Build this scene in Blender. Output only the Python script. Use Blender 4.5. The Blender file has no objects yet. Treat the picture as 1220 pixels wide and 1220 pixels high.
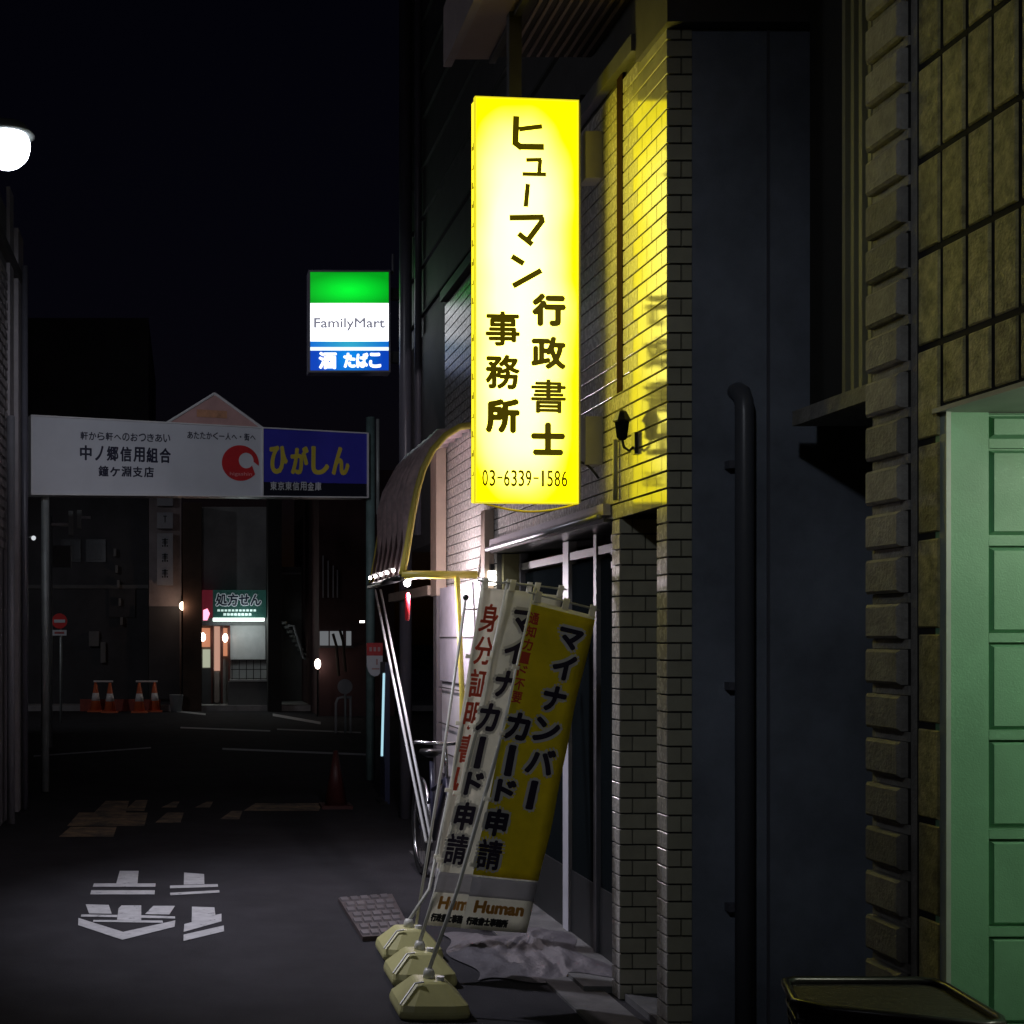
import bpy, math, random
from mathutils import Vector
random.seed(7)
R = math.radians
sc = bpy.context.scene
C = sc.collection
F, VX, HY, EYE = 1600.0, 220.0, 760.0, 1.55   # focal length and horizon of the (cropped) photograph in its pixels

# ------------------------------------------------------------------ camera, sky, light, exposure
cam = bpy.data.cameras.new('camera'); co = bpy.data.objects.new('camera', cam); C.objects.link(co)
co.location = (0, 0, EYE); co.rotation_euler = (R(90), 0, 0)
cam.sensor_width = 36; cam.lens = 36 * F / 1220
cam.shift_x = (610 - VX) / 1220; cam.shift_y = (HY - 610) / 1220
cam.clip_start = 0.05; cam.clip_end = 500
sc.camera = co
sc.view_settings.view_transform = 'Standard'; sc.view_settings.look = 'None'
sc.view_settings.exposure = 0; sc.view_settings.gamma = 1
w = bpy.data.worlds.new('World'); sc.world = w; w.use_nodes = True
nt = w.node_tree; nt.nodes.clear()
bg = nt.nodes.new('ShaderNodeBackground'); wo = nt.nodes.new('ShaderNodeOutputWorld'); sky = nt.nodes.new('ShaderNodeTexSky')
sky.sky_type = 'NISHITA'; sky.sun_disc = False; sky.sun_elevation = R(2); sky.sun_rotation = R(200)
tint = nt.nodes.new('ShaderNodeVectorMath'); tint.operation = 'MULTIPLY'; tint.inputs[1].default_value = (1.0, .75, 1.9)
nt.links.new(sky.outputs[0], tint.inputs[0]); nt.links.new(tint.outputs[0], bg.inputs[0]); bg.inputs[1].default_value = 0.0010
nt.links.new(bg.outputs[0], wo.inputs[0])
sun = bpy.data.lights.new('moonlight', 'SUN'); sun.energy = 0.004; sun.angle = R(0.5); sun.color = (.75, .82, 1)
so = bpy.data.objects.new('moonlight', sun); C.objects.link(so); so.rotation_euler = (R(40), 0, R(25))
sc.cycles.use_denoising = True
sc.cycles.max_bounces = 6; sc.cycles.diffuse_bounces = 3; sc.cycles.glossy_bounces = 3
sc.cycles.sample_clamp_indirect = 6.0
sc.cycles.blur_glossy = 0.2

def lamp(name, loc, watts, col, kind='POINT', size=.03, aim=None, cone=70, blend=.8, parent=None):
    l = bpy.data.lights.new(name, kind); l.energy = watts; l.color = col
    if kind == 'AREA': l.size = size
    else: l.shadow_soft_size = size
    o = bpy.data.objects.new(name, l); C.objects.link(o); o.location = loc
    if kind == 'SPOT': l.spot_size = R(cone); l.spot_blend = blend
    if aim is not None:
        o.rotation_euler = (Vector(aim) - Vector(loc)).to_track_quat('-Z', 'Y').to_euler()
    return o

# ------------------------------------------------------------------ helpers
def Q(px, py, s):            # place of a photo point at a scale of s pixels per metre (a distance of F/s metres)
    return Vector(((px - VX) / s, F / s, EYE + (HY - py) / s))
def G(px, py, z=0.0):        # place of a ground point
    s = (py - HY) / (EYE - z)
    return Vector(((px - VX) / s, F / s, z))
def atX(px, X):              # distance along the street at which a plane at lateral X is seen at px
    return F * X / (px - VX)

ORG = {}
class MB:
    def __init__(s): s.v = []; s.f = []
    def add(s, vs, fs):
        n = len(s.v); s.v += [Vector(q) for q in vs]; s.f += [tuple(n + i for i in q) for q in fs]; return s
    def box(s, x0, x1, y0, y1, z0, z1, bev=0.0):
        x0, x1 = sorted((x0, x1)); y0, y1 = sorted((y0, y1)); z0, z1 = sorted((z0, z1))
        vs = [(x, y, z) for x in (x0, x1) for y in (y0, y1) for z in (z0, z1)]
        return s.add(vs, [(0, 1, 3, 2), (4, 6, 7, 5), (0, 4, 5, 1), (2, 3, 7, 6), (0, 2, 6, 4), (1, 5, 7, 3)])
    def hexa(s, a, b):       # two matching quads joined into a solid
        n = len(a)
        return s.add(list(a) + list(b), [tuple(range(n))[::-1], tuple(range(n, 2 * n))] +
                     [(i, (i + 1) % n, (i + 1) % n + n, i + n) for i in range(n)])
    def tube(s, pts, r, n=10, closed=False, taper=None, cap=True):
        pts = [Vector(p) for p in pts]; rings = []; m = len(pts)
        up = None
        for i, p in enumerate(pts):
            if closed: t = pts[(i + 1) % m] - pts[i - 1]
            else: t = pts[min(i + 1, m - 1)] - pts[max(i - 1, 0)]
            t.normalize()
            if up is None:
                up = Vector((0, 0, 1)) if abs(t.z) < .9 else Vector((1, 0, 0))
            a = t.cross(up); a.normalize(); b = a.cross(t); up = b
            rr = r if taper is None else r + (taper - r) * i / (m - 1)
            rings.append([p + (a * math.cos(2 * math.pi * k / n) + b * math.sin(2 * math.pi * k / n)) * rr for k in range(n)])
        base = len(s.v)
        for g in rings: s.v += g
        for i in range(m if closed else m - 1):
            for k in range(n):
                i2 = (i + 1) % m
                s.f.append((base + i * n + k, base + i * n + (k + 1) % n, base + i2 * n + (k + 1) % n, base + i2 * n + k))
        if not closed and cap:
            s.f.append(tuple(base + k for k in range(n))[::-1]); s.f.append(tuple(base + (m - 1) * n + k for k in range(n)))
        return s
    def lathe(s, c, prof, n=20, axis='z'):
        c = Vector(c); base = len(s.v)
        for (r, h) in prof:
            for k in range(n):
                a = 2 * math.pi * k / n
                d = (r * math.cos(a), r * math.sin(a), h) if axis == 'z' else (r * math.cos(a), h, r * math.sin(a)) if axis == 'y' else (h, r * math.cos(a), r * math.sin(a))
                s.v.append(c + Vector(d))
        for i in range(len(prof) - 1):
            for k in range(n):
                s.f.append((base + i * n + k, base + i * n + (k + 1) % n, base + (i + 1) * n + (k + 1) % n, base + (i + 1) * n + k))
        s.f.append(tuple(base + k for k in range(n))[::-1]); s.f.append(tuple(base + (len(prof) - 1) * n + k for k in range(n)))
        return s
    def ball(s, c, r, n=14, m=9, sz=1.0):
        prof = [(max(1e-4, r * math.sin(math.pi * i / m)), -r * sz * math.cos(math.pi * i / m)) for i in range(m + 1)]
        return s.lathe(c, prof, n)
    def build(s, name, mat, parent=None, smooth=False, kind=None, label=None, bevel=0):
        org = ORG.get(parent.name, Vector((0, 0, 0))) if parent else Vector((0, 0, 0))
        me = bpy.data.meshes.new(name); me.from_pydata([v - org for v in s.v], [], s.f)
        me.materials.append(mat); me.update()
        if smooth:
            for p in me.polygons: p.use_smooth = True
        o = bpy.data.objects.new(name, me); C.objects.link(o)
        if parent: o.parent = parent; ORG[o.name] = org
        if kind: o['kind'] = kind
        if label: o['label'] = label
        if bevel:
            bm = o.modifiers.new('bevel', 'BEVEL'); bm.width = bevel; bm.segments = 2; bm.limit_method = 'ANGLE'
        return o

def thing(name, label, cat, loc=(0, 0, 0), group=None, kind=None):
    o = bpy.data.objects.new(name, None); C.objects.link(o); o.location = loc; o.empty_display_size = .1
    ORG[o.name] = Vector(loc); o['label'] = label; o['category'] = cat
    if group: o['group'] = group
    if kind: o['kind'] = kind
    return o
def tag(o, label, cat, group=None):
    o['label'] = label; o['category'] = cat
    if group: o['group'] = group
    return o
def struct(o): o['kind'] = 'structure'; return o
def copy_tree(o, parent=None):
    c = o.copy(); C.objects.link(c)
    if parent: c.parent = parent
    for ch in list(o.children): copy_tree(ch, c)
    return c

# ---- materials
MATS = {}
def M(name, col, rough=.6, metal=0, var=.12, scale=6, bump=0.0, bscale=60, rand=0.0, emit=None, es=0, spec=.5, coat=0, alpha=1, trans=0, rvar=0.0):
    if name in MATS: return MATS[name]
    m = bpy.data.materials.new(name); m.use_nodes = True; t = m.node_tree; b = t.nodes['Principled BSDF']; L = t.links.new
    b.inputs['Roughness'].default_value = rough; b.inputs['Metallic'].default_value = metal
    b.inputs['Specular IOR Level'].default_value = spec; b.inputs['Coat Weight'].default_value = coat
    b.inputs['Coat Roughness'].default_value = .08
    b.inputs['Alpha'].default_value = alpha; b.inputs['Transmission Weight'].default_value = trans
    geo = t.nodes.new('ShaderNodeNewGeometry')
    n = t.nodes.new('ShaderNodeTexNoise'); n.inputs['Scale'].default_value = scale; n.inputs['Detail'].default_value = 6; n.inputs['Roughness'].default_value = .65
    L(geo.outputs['Position'], n.inputs['Vector'])
    mr = t.nodes.new('ShaderNodeMapRange'); mr.inputs[1].default_value = .3; mr.inputs[2].default_value = .7
    mr.inputs[3].default_value = 1 - var; mr.inputs[4].default_value = 1 + var
    L(n.outputs[0], mr.inputs[0]); val = mr.outputs[0]
    if rand:
        oi = t.nodes.new('ShaderNodeObjectInfo'); r2 = t.nodes.new('ShaderNodeMapRange')
        r2.inputs[3].default_value = 1 - rand; r2.inputs[4].default_value = 1 + rand
        L(oi.outputs['Random'], r2.inputs[0]); mu = t.nodes.new('ShaderNodeMath'); mu.operation = 'MULTIPLY'
        L(val, mu.inputs[0]); L(r2.outputs[0], mu.inputs[1]); val = mu.outputs[0]
    vm = t.nodes.new('ShaderNodeVectorMath'); vm.operation = 'SCALE'; vm.inputs[0].default_value = col[:3]
    L(val, vm.inputs['Scale']); L(vm.outputs[0], b.inputs['Base Color'])
    if rvar:
        r3 = t.nodes.new('ShaderNodeMapRange'); r3.inputs[3].default_value = max(.02, rough - rvar); r3.inputs[4].default_value = rough + rvar
        n3 = t.nodes.new('ShaderNodeTexNoise'); n3.inputs['Scale'].default_value = scale * 2.3; L(geo.outputs['Position'], n3.inputs['Vector'])
        L(n3.outputs[0], r3.inputs[0]); L(r3.outputs[0], b.inputs['Roughness'])
    if bump:
        n2 = t.nodes.new('ShaderNodeTexNoise'); n2.inputs['Scale'].default_value = bscale; n2.inputs['Detail'].default_value = 4
        L(geo.outputs['Position'], n2.inputs['Vector'])
        bp = t.nodes.new('ShaderNodeBump'); bp.inputs['Strength'].default_value = 1; bp.inputs['Distance'].default_value = bump
        L(n2.outputs[0], bp.inputs['Height']); L(bp.outputs[0], b.inputs['Normal'])
    if emit:
        b.inputs['Emission Color'].default_value = (*emit, 1); b.inputs['Emission Strength'].default_value = es
    MATS[name] = m; return m
def E_(name, col, es, base=(.02, .02, .02)):
    return M(name, base, .4, emit=col, es=es, var=0)

# panels: a quad whose corners are known; text and shapes are laid on it
class Panel:
    def __init__(s, tl, tr, br, bl, rect=(0, 0, 1, 1), wave=None):
        s.c = [Vector(q) for q in (tl, tr, br, bl)]; s.r = rect; s.wave = wave
        s.n = (s.c[3] - s.c[0]).cross(s.c[1] - s.c[0]).normalized()       # towards the viewer
        if s.n.y > 0: s.n = -s.n
    def at(s, x, y, off=0.0):
        u = (x - s.r[0]) / (s.r[2] - s.r[0]); v = (y - s.r[1]) / (s.r[3] - s.r[1])
        tl, tr, br, bl = s.c
        p = (tl * (1 - u) + tr * u) * (1 - v) + (bl * (1 - u) + br * u) * v
        if s.wave: off += s.wave(u, v)
        return p + s.n * off
    def slab(s, mb, x0, y0, x1, y1, front=0.0, back=-.05):
        a = [s.at(x, y, back) for x, y in ((x0, y0), (x1, y0), (x1, y1), (x0, y1))]
        b = [s.at(x, y, front) for x, y in ((x0, y0), (x1, y0), (x1, y1), (x0, y1))]
        return mb.hexa(a, b)
    def poly(s, mb, pts, off=.002, th=.0015):
        return mb.hexa([s.at(x, y, off - th) for x, y in pts], [s.at(x, y, off) for x, y in pts])
    def stroke(s, mb, pts, wd, off=.003):
        for i in range(len(pts) - 1):
            (x0, y0), (x1, y1) = pts[i], pts[i + 1]; dx, dy = x1 - x0, y1 - y0; l = math.hypot(dx, dy)
            nx, ny = -dy / l * wd / 2, dx / l * wd / 2
            ex, ey = (dx / l * wd * .35, dy / l * wd * .35) if i < len(pts) - 2 else (0, 0)
            s.poly(mb, [(x0 + nx, y0 + ny), (x1 + ex + nx, y1 + ey + ny), (x1 + ex - nx, y1 + ey - ny), (x0 - nx, y0 - ny)], off + i * .0003)
        return mb

GL = {}
def glyph(body):
    if body in GL: return GL[body]
    c = bpy.data.curves.new('g', 'FONT'); c.body = body; c.resolution_u = 4; c.fill_mode = 'FRONT'
    o = bpy.data.objects.new('g', c); C.objects.link(o)
    m = bpy.data.meshes.new_from_object(o.evaluated_get(bpy.context.evaluated_depsgraph_get()))
    vs = [(v.co.x, v.co.y) for v in m.vertices]; fs = [tuple(p.vertices) for p in m.polygons]
    bpy.data.objects.remove(o); bpy.data.curves.remove(c); bpy.data.meshes.remove(m)
    xs = [v[0] for v in vs] or [0, 1]; ys = [v[1] for v in vs] or [0, 1]
    GL[body] = (vs, fs, min(xs), max(xs), min(ys), max(ys)); return GL[body]
def text(mb, pan, body, x0, y0, x1, y1, bold=0.0, off=.003, rot=False):
    vs, fs, a, b, c, d = glyph(body)
    if b - a < 1e-6 or not fs: return mb
    bx = bold * (1 if x1 > x0 else -1); by = bold * abs((pan.r[3] - pan.r[1]) / (pan.r[2] - pan.r[0])) if pan.r == (0, 0, 1, 1) else bold
    if pan.r == (0, 0, 1, 1):
        hgt = (pan.c[3] - pan.c[0]).length; wdt = (pan.c[1] - pan.c[0]).length; by = bold * wdt / hgt
    sh = [(0, 0)] if not bold else [(bx * math.cos(t * math.pi / 4), by * math.sin(t * math.pi / 4)) for t in range(8)] + [(0, 0)]
    X0, X1, Y0, Y1 = x0 + bx, x1 - bx, y0 + by, y1 - by
    for k, (sx, sy) in enumerate(sh):
        out = []
        for (x, y) in vs:
            if rot: u, v = (y - c) / (d - c), (x - a) / (b - a)
            else: u, v = (x - a) / (b - a), 1 - (y - c) / (d - c)
            out.append(pan.at(X0 + (X1 - X0) * u + sx, Y0 + (Y1 - Y0) * v + sy, off + k * .00012))
        mb.add(out, fs)
    return mb

# ---- palette
asphalt = M('asphalt', (.032, .031, .035), .9, var=.22, scale=2.2, bump=.005, bscale=130, rvar=.06, spec=.12)
tile_m = M('glazed_tile', (.37, .355, .265), .1, var=.1, scale=9, bump=.0003, bscale=7, rand=.08, rvar=.05, spec=.75)
tile_far = M('glazed_tile_far', (.42, .40, .37), .27, var=.14, scale=14, bump=.0003, bscale=7, rvar=.06, spec=.5)
grout = M('grout', (.05, .048, .045), .9)
stone_tile = M('rough_stone_tile', (.44, .41, .19), .7, var=.5, scale=26, bump=.004, bscale=110, rand=.2)
stone_q = M('quoin_stone', (.3, .29, .26), .8, var=.25, scale=18, bump=.004, bscale=90, rand=.22)
grey_wall = M('grey_render', (.16, .18, .22), .9, var=.35, scale=2.2, bump=.002, bscale=140)
dark_wall = M('dark_cladding', (.06, .055, .055), .7, var=.2)
alu = M('brushed_aluminium', (.3, .3, .32), .42, metal=.8, var=.1)
alu_dull = M('dull_aluminium', (.11, .11, .125), .5, metal=.3, var=.15)
glass_dark = M('dark_glass', (.006, .008, .009), .3, var=.1, spec=0)
green_p = M('green_paint', (.17, .42, .235), .5, var=.13, scale=3.2, bump=.0006, bscale=220, rvar=.08)
green_d = M('green_groove', (.02, .05, .03), .7)
black_m = M('black_metal', (.012, .012, .012), .3, var=.2)
white_m = M('white_paint_metal', (.7, .7, .7), .35, var=.06)
road_paint = M('road_paint', (.55, .55, .56), .7, var=.18, scale=14, bump=.001)
worn_paint = M('worn_crossing_paint', (.26, .2, .13), .8, var=.6, scale=4)
concrete = M('concrete', (.28, .27, .27), .85, var=.25, scale=5, bump=.002)
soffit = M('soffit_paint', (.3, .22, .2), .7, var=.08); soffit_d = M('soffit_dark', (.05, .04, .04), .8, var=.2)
pipe_m = M('grey_pipe', (.1, .1, .12), .35, var=.1)
steel = M('galvanised_post', (.33, .36, .35), .5, metal=.3, var=.2)

def wear(name, col, thr, soft, scale):
    m = M(name, col, .75, var=.2, scale=14, bump=.001); t = m.node_tree; b = t.nodes['Principled BSDF']; L = t.links.new
    src = b.inputs['Base Color'].links[0].from_socket; g_ = t.nodes.new('ShaderNodeNewGeometry'); n_ = t.nodes.new('ShaderNodeTexNoise'); n_.inputs['Scale'].default_value = scale; n_.inputs['Detail'].default_value = 9; n_.inputs['Roughness'].default_value = .7
    L(g_.outputs['Position'], n_.inputs['Vector']); r_ = t.nodes.new('ShaderNodeMapRange'); r_.inputs[1].default_value = thr - soft; r_.inputs[2].default_value = thr + soft; L(n_.outputs[0], r_.inputs[0])
    mx = t.nodes.new('ShaderNodeMix'); mx.data_type = 'RGBA'; mx.inputs[6].default_value = (.04, .04, .043, 1); L(src, mx.inputs[7]); L(r_.outputs[0], mx.inputs[0]); L(mx.outputs[2], b.inputs['Base Color']); return m
road_paint = wear('worn_white_paint', (.4, .4, .41), .36, .05, 16); worn_paint = wear('very_worn_paint', (.36, .25, .14), .5, .14, 5)
# ================================================================== SETTING
struct(MB().add([(-150, -60, 0), (150, -60, 0), (150, 300, 0), (-150, 300, 0)], [(0, 1, 2, 3)]).build('road', asphalt))

def crop5(x, y): return 70 + x / 5.545, 1020 + y / 5.545
marks = [
 [(403,97),(528,97),(520,180),(380,180)], [(232,180),(640,180),(638,202),(225,202)], [(215,225),(635,225),(633,252),(208,252)],
 [(178,318),(330,322),(350,380),(200,378)], [(415,325),(545,325),(545,425),(385,420),(395,345)], [(625,328),(768,328),(730,385),(570,382)],
 [(150,385),(388,388),(386,403),(146,399)], [(545,390),(768,398),(768,412),(545,407)], [(230,421),(685,425),(690,440),(225,433)],
 [(130,408),(128,455),(420,552),(425,500)], [(425,500),(420,552),(765,466),(770,424)],
 [(828,108),(960,118),(962,184),(826,188)], [(735,194),(1050,184),(1052,202),(735,212)], [(735,242),(1060,224),(1062,240),(738,258)],
 [(880,333),(1028,338),(1035,388),(1075,380),(1075,430),(825,500),(830,448),(878,436)], [(825,518),(1090,458),(1092,496),(824,560)]]
rm = MB()
for q in marks:
    pts = [G(*crop5(x, y), z=.004) for x, y in q]; rm.add(pts, [tuple(range(len(pts)))])
struct(rm.build('road_marking', road_paint))
cw = MB()
for k, (x0, x1, ya, yb) in enumerate([(112,150,954,968),(148,172,953,966),(192,210,955,962),(232,250,955,962),(290,380,957,966),(80,172,968,984),(70,135,985,997),(185,215,968,980),(262,285,966,976)]):
    a = G(x0, yb, .004); b = G(x1, yb, .004); c = G(x1 + 4, ya, .004); d = G(x0 + 14, ya, .004); cw.add([a, b, c, d], [(0, 1, 2, 3)])
struct(cw.build('crosswalk_marking', worn_paint))
fl = MB()
for (xa, ya, xb, yb, t) in [(180,843,245,850,2),(325,850,382,860,3),(215,866,322,870,1.6),(265,891,440,898,2.2),(330,868,430,872,1.5),(40,900,180,890,1.5)]:
    a = G(xa, ya, .004); b = G(xb, yb, .004); c = G(xb, yb + t, .004); d = G(xa, ya + t, .004); fl.add([a, b, c, d], [(0, 1, 2, 3)])
struct(fl.build('lane_marking', road_paint))
# raised pavement of the far side of the crossing street
struct(MB().box(-14, 14, 28.45, 60, -.05, .12).build('far_pavement', concrete))
# sewer cover and gutter strip along the right side
struct(MB().box(1.62, 1.83, 3, 9.7, -.05, .012).build('gutter_strip', M('gutter_concrete', (.09, .088, .09), .85, var=.4, scale=5, bump=.002)))

# ================================================================== TILED OFFICE BUILDING (right, behind the sign)
WX = 1.86; Y0 = 5.18; ZT = 3.95; ZL = 2.07
bld = thing('tiled_office_building', 'narrow office building clad in small glazed brick tiles that glow yellow beside the lit sign', 'building', (2.6, 5.2, 0))
core = MB()
ci = WX + .012
core.box(ci, 3.6, Y0 + .012, 9.6, ZL + .012, ZT)
core.box(ci, 3.6, Y0 + .012, 5.29, 0, ZL + .012)
core.box(ci, 2.6, 5.757, 5.835, 0, ZL + .012)
core.box(2.6, 3.6, 5.29, 11.7, 0, ZL + .012)
core.box(ci, 2.6, 8.05, 9.6, 0, ZL + .012)
core.build('wall', grout, bld)
# tiles: 108 x 60 on a 116 x 66.5 mm grid
TP, TH, RP = .112, .0590, .0665
tmesh = {}
def tile_piece(w_, h_, d_, axis, mat):
    key = (round(w_, 4), h_, d_, axis, mat.name)
    if key not in tmesh:
        b = .0011; mb = MB()
        if axis == 'x':      # faces -X; width along Y
            bk = [(d_, -w_/2, -h_/2), (d_, w_/2, -h_/2), (d_, w_/2, h_/2), (d_, -w_/2, h_/2)]
            md = [(b, -w_/2, -h_/2), (b, w_/2, -h_/2), (b, w_/2, h_/2), (b, -w_/2, h_/2)]
            fr = [(0, -w_/2+b, -h_/2+b), (0, w_/2-b, -h_/2+b), (0, w_/2-b, h_/2-b), (0, -w_/2+b, h_/2-b)]
            order = [(8, 9, 10, 11)]
        else:                # faces -Y; width along X
            bk = [(-w_/2, d_, -h_/2), (w_/2, d_, -h_/2), (w_/2, d_, h_/2), (-w_/2, d_, h_/2)]
            md = [(-w_/2, b, -h_/2), (w_/2, b, -h_/2), (w_/2, b, h_/2), (-w_/2, b, h_/2)]
            fr = [(-w_/2+b, 0, -h_/2+b), (w_/2-b, 0, -h_/2+b), (w_/2-b, 0, h_/2-b), (-w_/2+b, 0, h_/2-b)]
            order = [(8, 9, 10, 11)]
        fs = [(i, (i+1) % 4, (i+1) % 4 + 4, i + 4) for i in range(4)] + [(i+4, (i+1) % 4 + 4, (i+1) % 4 + 8, i + 8) for i in range(4)] + order
        me = bpy.data.meshes.new('tile'); me.from_pydata(bk + md + fr, [], fs); me.materials.append(mat); me.update()
        tmesh[key] = me
    return tmesh[key]
def put(name, me, loc, parent, jit=0.0):
    o = bpy.data.objects.new(name, me); C.objects.link(o); o.parent = parent; o.location = Vector(loc) - ORG[parent.name]
    if jit: o.rotation_euler = (random.uniform(-jit, jit), random.uniform(-jit, jit), random.uniform(-jit, jit))
    return o
tiles = []   # (priority, axis, w, center)
nrow = int(ZT / RP)
def side_ok(y, z):
    if z > ZL: return True
    return y < 5.29 or 5.757 < y < 5.835 or y > 8.06
for r in range(nrow):
    z = RP * (r + .5)
    # front face of the first pilaster (towards the camera)
    a, b = WX, WX + .1
    if r % 2: sp = [(a, b)]
    else: sp = [(a, a + .056), (a + .056, b)]
    for (p, q) in sp: tiles.append((0, 'y', q - p - .006, ((p + q) / 2, Y0, z)))
    # jamb of the side opening, facing the camera
    if z < ZL:
        e = [WX, WX + .112, WX + .224, WX + .336] if r % 2 else [WX, WX + .056, WX + .168, WX + .28, WX + .336]
        for p, q in zip(e, e[1:]): tiles.append((0, 'y', q - p - .006, ((p + q) / 2, 5.745, z)))
    # street face
    y = Y0 - (TP / 2 if r % 2 else 0)
    while y < 9.6:
        p, q = max(y, Y0), min(y + TP, 9.6); y += TP
        if q - p < .02: continue
        if z < ZL:
            segs = [(Y0, 5.29), (5.745, 5.845), (8.05, 9.6)]
            for (s0, s1) in segs:
                p2, q2 = max(p, s0), min(q, s1)
                if q2 - p2 > .02: tiles.append((1 + (p2 + q2) / 20 + (2 if p2 > 8 else 0), 'x', q2 - p2 - .0015, (WX, (p2 + q2) / 2, z)))
        else:
            tiles.append((1 + (p + q) / 20 - .3 * (z > ZL), 'x', q - p - .0015, (WX, (p + q) / 2, z)))
        # rows crossing the lintel line are simply cut by the rows' own height
tiles.sort(key=lambda t: t[0])
vis = [t for t in tiles if not (t[1] == 'x' and t[3][2] < .3 and t[3][1] > 8)]
for t in vis[:300]:
    put('tile', tile_piece(t[2], TH, .012, t[1], tile_m), t[3], bld, .004)
rest = MB()
for t in vis[300:]:
    me = tile_piece(t[2], TH, .012, t[1], tile_m); c = Vector(t[3])
    tl_ = random.uniform(-.003, .003); tz = random.uniform(-.004, .004)
    rest.add([Vector((v.co.x + tz * v.co.y + tl_ * v.co.z, v.co.y, v.co.z)) + c for v in me.vertices], [tuple(p.vertices) for p in me.polygons])
rest.build('tile_field', tile_far, bld, kind='stuff')
# dark expansion joint and grey side wall
MB().box(WX - .002, WX + .01, 5.70 - .0, 5.775, 2.6, ZT).build('expansion_joint', M('joint_rubber', (.02, .008, .004), .9, spec=.05), bld)
MB().box(WX + .1, 3.6, Y0 + .006, Y0 + .04, 0, 3.9).build('side_wall', grey_wall, bld)
MB().box(2.247, 2.256, Y0 - .002, Y0 + .02, 0, 3.9).build('wall_seam', pipe_m, bld)
MB().box(WX - .02, 3.7, Y0 - .06, Y0 + .3, 3.9, 4.35).build('parapet', dark_wall, bld)
# trim on top of the tiled wall and the overhanging balcony slab
MB().box(WX - .035, WX + .03, 5.49, 9.6, ZT, ZT + .07).build('wall_trim', alu_dull, bld)
up = MB(); up.box(1.97, 3.6, 5.49, 11.75, 4.02, 9.5); up.build('upper_wall', dark_wall, bld)
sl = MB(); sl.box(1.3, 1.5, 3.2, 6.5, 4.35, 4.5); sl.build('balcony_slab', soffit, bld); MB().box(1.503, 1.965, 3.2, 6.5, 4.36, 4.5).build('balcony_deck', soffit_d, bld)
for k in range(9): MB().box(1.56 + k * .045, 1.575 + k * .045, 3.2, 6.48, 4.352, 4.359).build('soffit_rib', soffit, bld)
MB().box(1.26, 1.3, 3.2, 6.54, 4.33, 4.62).build('balcony_fascia', M('fascia', (.3, .24, .23), .6), bld)
MB().box(1.47, 1.5, 3.2, 6.49, 4.325, 4.35).build('drip_groove', dark_wall, bld)
for k in range(12):
    MB().box(1.945, 1.97, 6.6, 11.7, 4.2 + k * .4, 4.2 + k * .4 + .02).build('cladding_joint', grout, bld)
# far ground floor part beyond the tiles: dark shop front
sf = MB(); sf.box(1.95, 2.6, 9.61, 11.75, 2.3, 4.02); sf.box(2.3, 2.6, 9.61, 11.75, 0, 2.3); sf.build('dark_shop_front', dark_wall, bld)
pt = MB(); pt.tube([(1.9, 11.55, 0.0), (1.9, 11.55, 9.4)], .055, 12); pt.build('downpipe', pipe_m, bld, smooth=True)
MB().tube([(1.93, 11.1, 2.4), (1.93, 11.1, 9.4)], .03, 10).build('conduit', pipe_m, bld, smooth=True)
# pipe on the grey side wall, with an elbow into the wall
px_ = (878 - VX) / 309
MB().tube([(px_, Y0 - .07, 0), (px_, Y0 - .07, 2.40), (px_, Y0 - .068, 2.45), (px_, Y0 - .045, 2.485), (px_, Y0 - .01, 2.5), (px_, Y0 + .01, 2.5)], .034, 18).build('drain_pipe', M('side_pipe', (.09, .095, .11), .35, var=.08), bld, smooth=True)
for z in (.5, 1.35, 2.2):
    MB().box(px_ - .045, px_ + .045, Y0 - .04, Y0 + .006, z, z + .03).build('pipe_clamp', pipe_m, bld)
# wall of the passage door between the two pilasters and threshold
MB().box(1.88, 2.6, 5.3, 5.74, 0, .03).build('threshold', MATS['gutter_concrete'], bld)

# ---- entrance: pelmet, aluminium door frames, glass, louvre
ent = thing('shop_entrance', 'aluminium framed glass entrance recessed under a metal canopy behind the leaning banners', 'entrance', (2.0, 7.0, 0))
MB().box(1.822, 1.855, 5.85, 8.03, 2.085, 2.135).build('canopy_fascia', M('canopy_sheet', (.34, .31, .33), .45, metal=.2), ent)
MB().tube([(1.808, 5.86, 2.078), (1.808, 8.03, 2.078)], .014, 8).build('canopy_gutter', alu, ent, smooth=True)
MB().box(1.825, 2.45, 5.85, 8.03, 2.055, 2.068).build('canopy_soffit', black_m, ent)
for (y, t) in ((7.95, .03), (7.0, .1), (6.5, .045), (6.0, .05)):
    MB().box(1.985, 2.03, y - t / 2, y + t / 2, .03, 2.05).build('door_frame', M('pale_frame', (.4, .4, .44), .5) if y == 7.0 else alu_dull, ent)
MB().box(1.99, 2.03, 5.9, 8.0, 1.95, 1.99).build('head_rail', M('dark_rail', (.06, .06, .065), .5), ent)
for (a, b) in ((7.05, 7.9), (6.52, 6.95), (6.03, 6.47)):
    MB().box(2.005, 2.015, a, b, .35, 1.93).build('glass_pane', glass_dark, ent)
    MB().box(1.998, 2.022, a, b, .03, .35).build('kick_panel', M('dark_kick_panel', (.012, .013, .014), .5), ent)
for k in range(3):
    MB().box(1.90, 1.99, 5.875, 5.985, 1.98 - k * .06, 2.01 - k * .06).build('louvre_blade', alu, ent)
MB().box(1.74, 2.55, 5.86, 8.03, 0, .03).build('door_step', M('step_concrete', (.1, .1, .1), .85, var=.35, scale=6, bump=.002), ent)
MB().box(2.5, 2.59, 5.85, 8.04, .03, 2.05).build('inner_wall', dark_wall, ent)
MB().box(1.90, 2.3, 8.0, 8.045, .03, 2.05).build('end_panel', M('olive_panel', (.16, .15, .08), .35, var=.3), ent)
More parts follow.
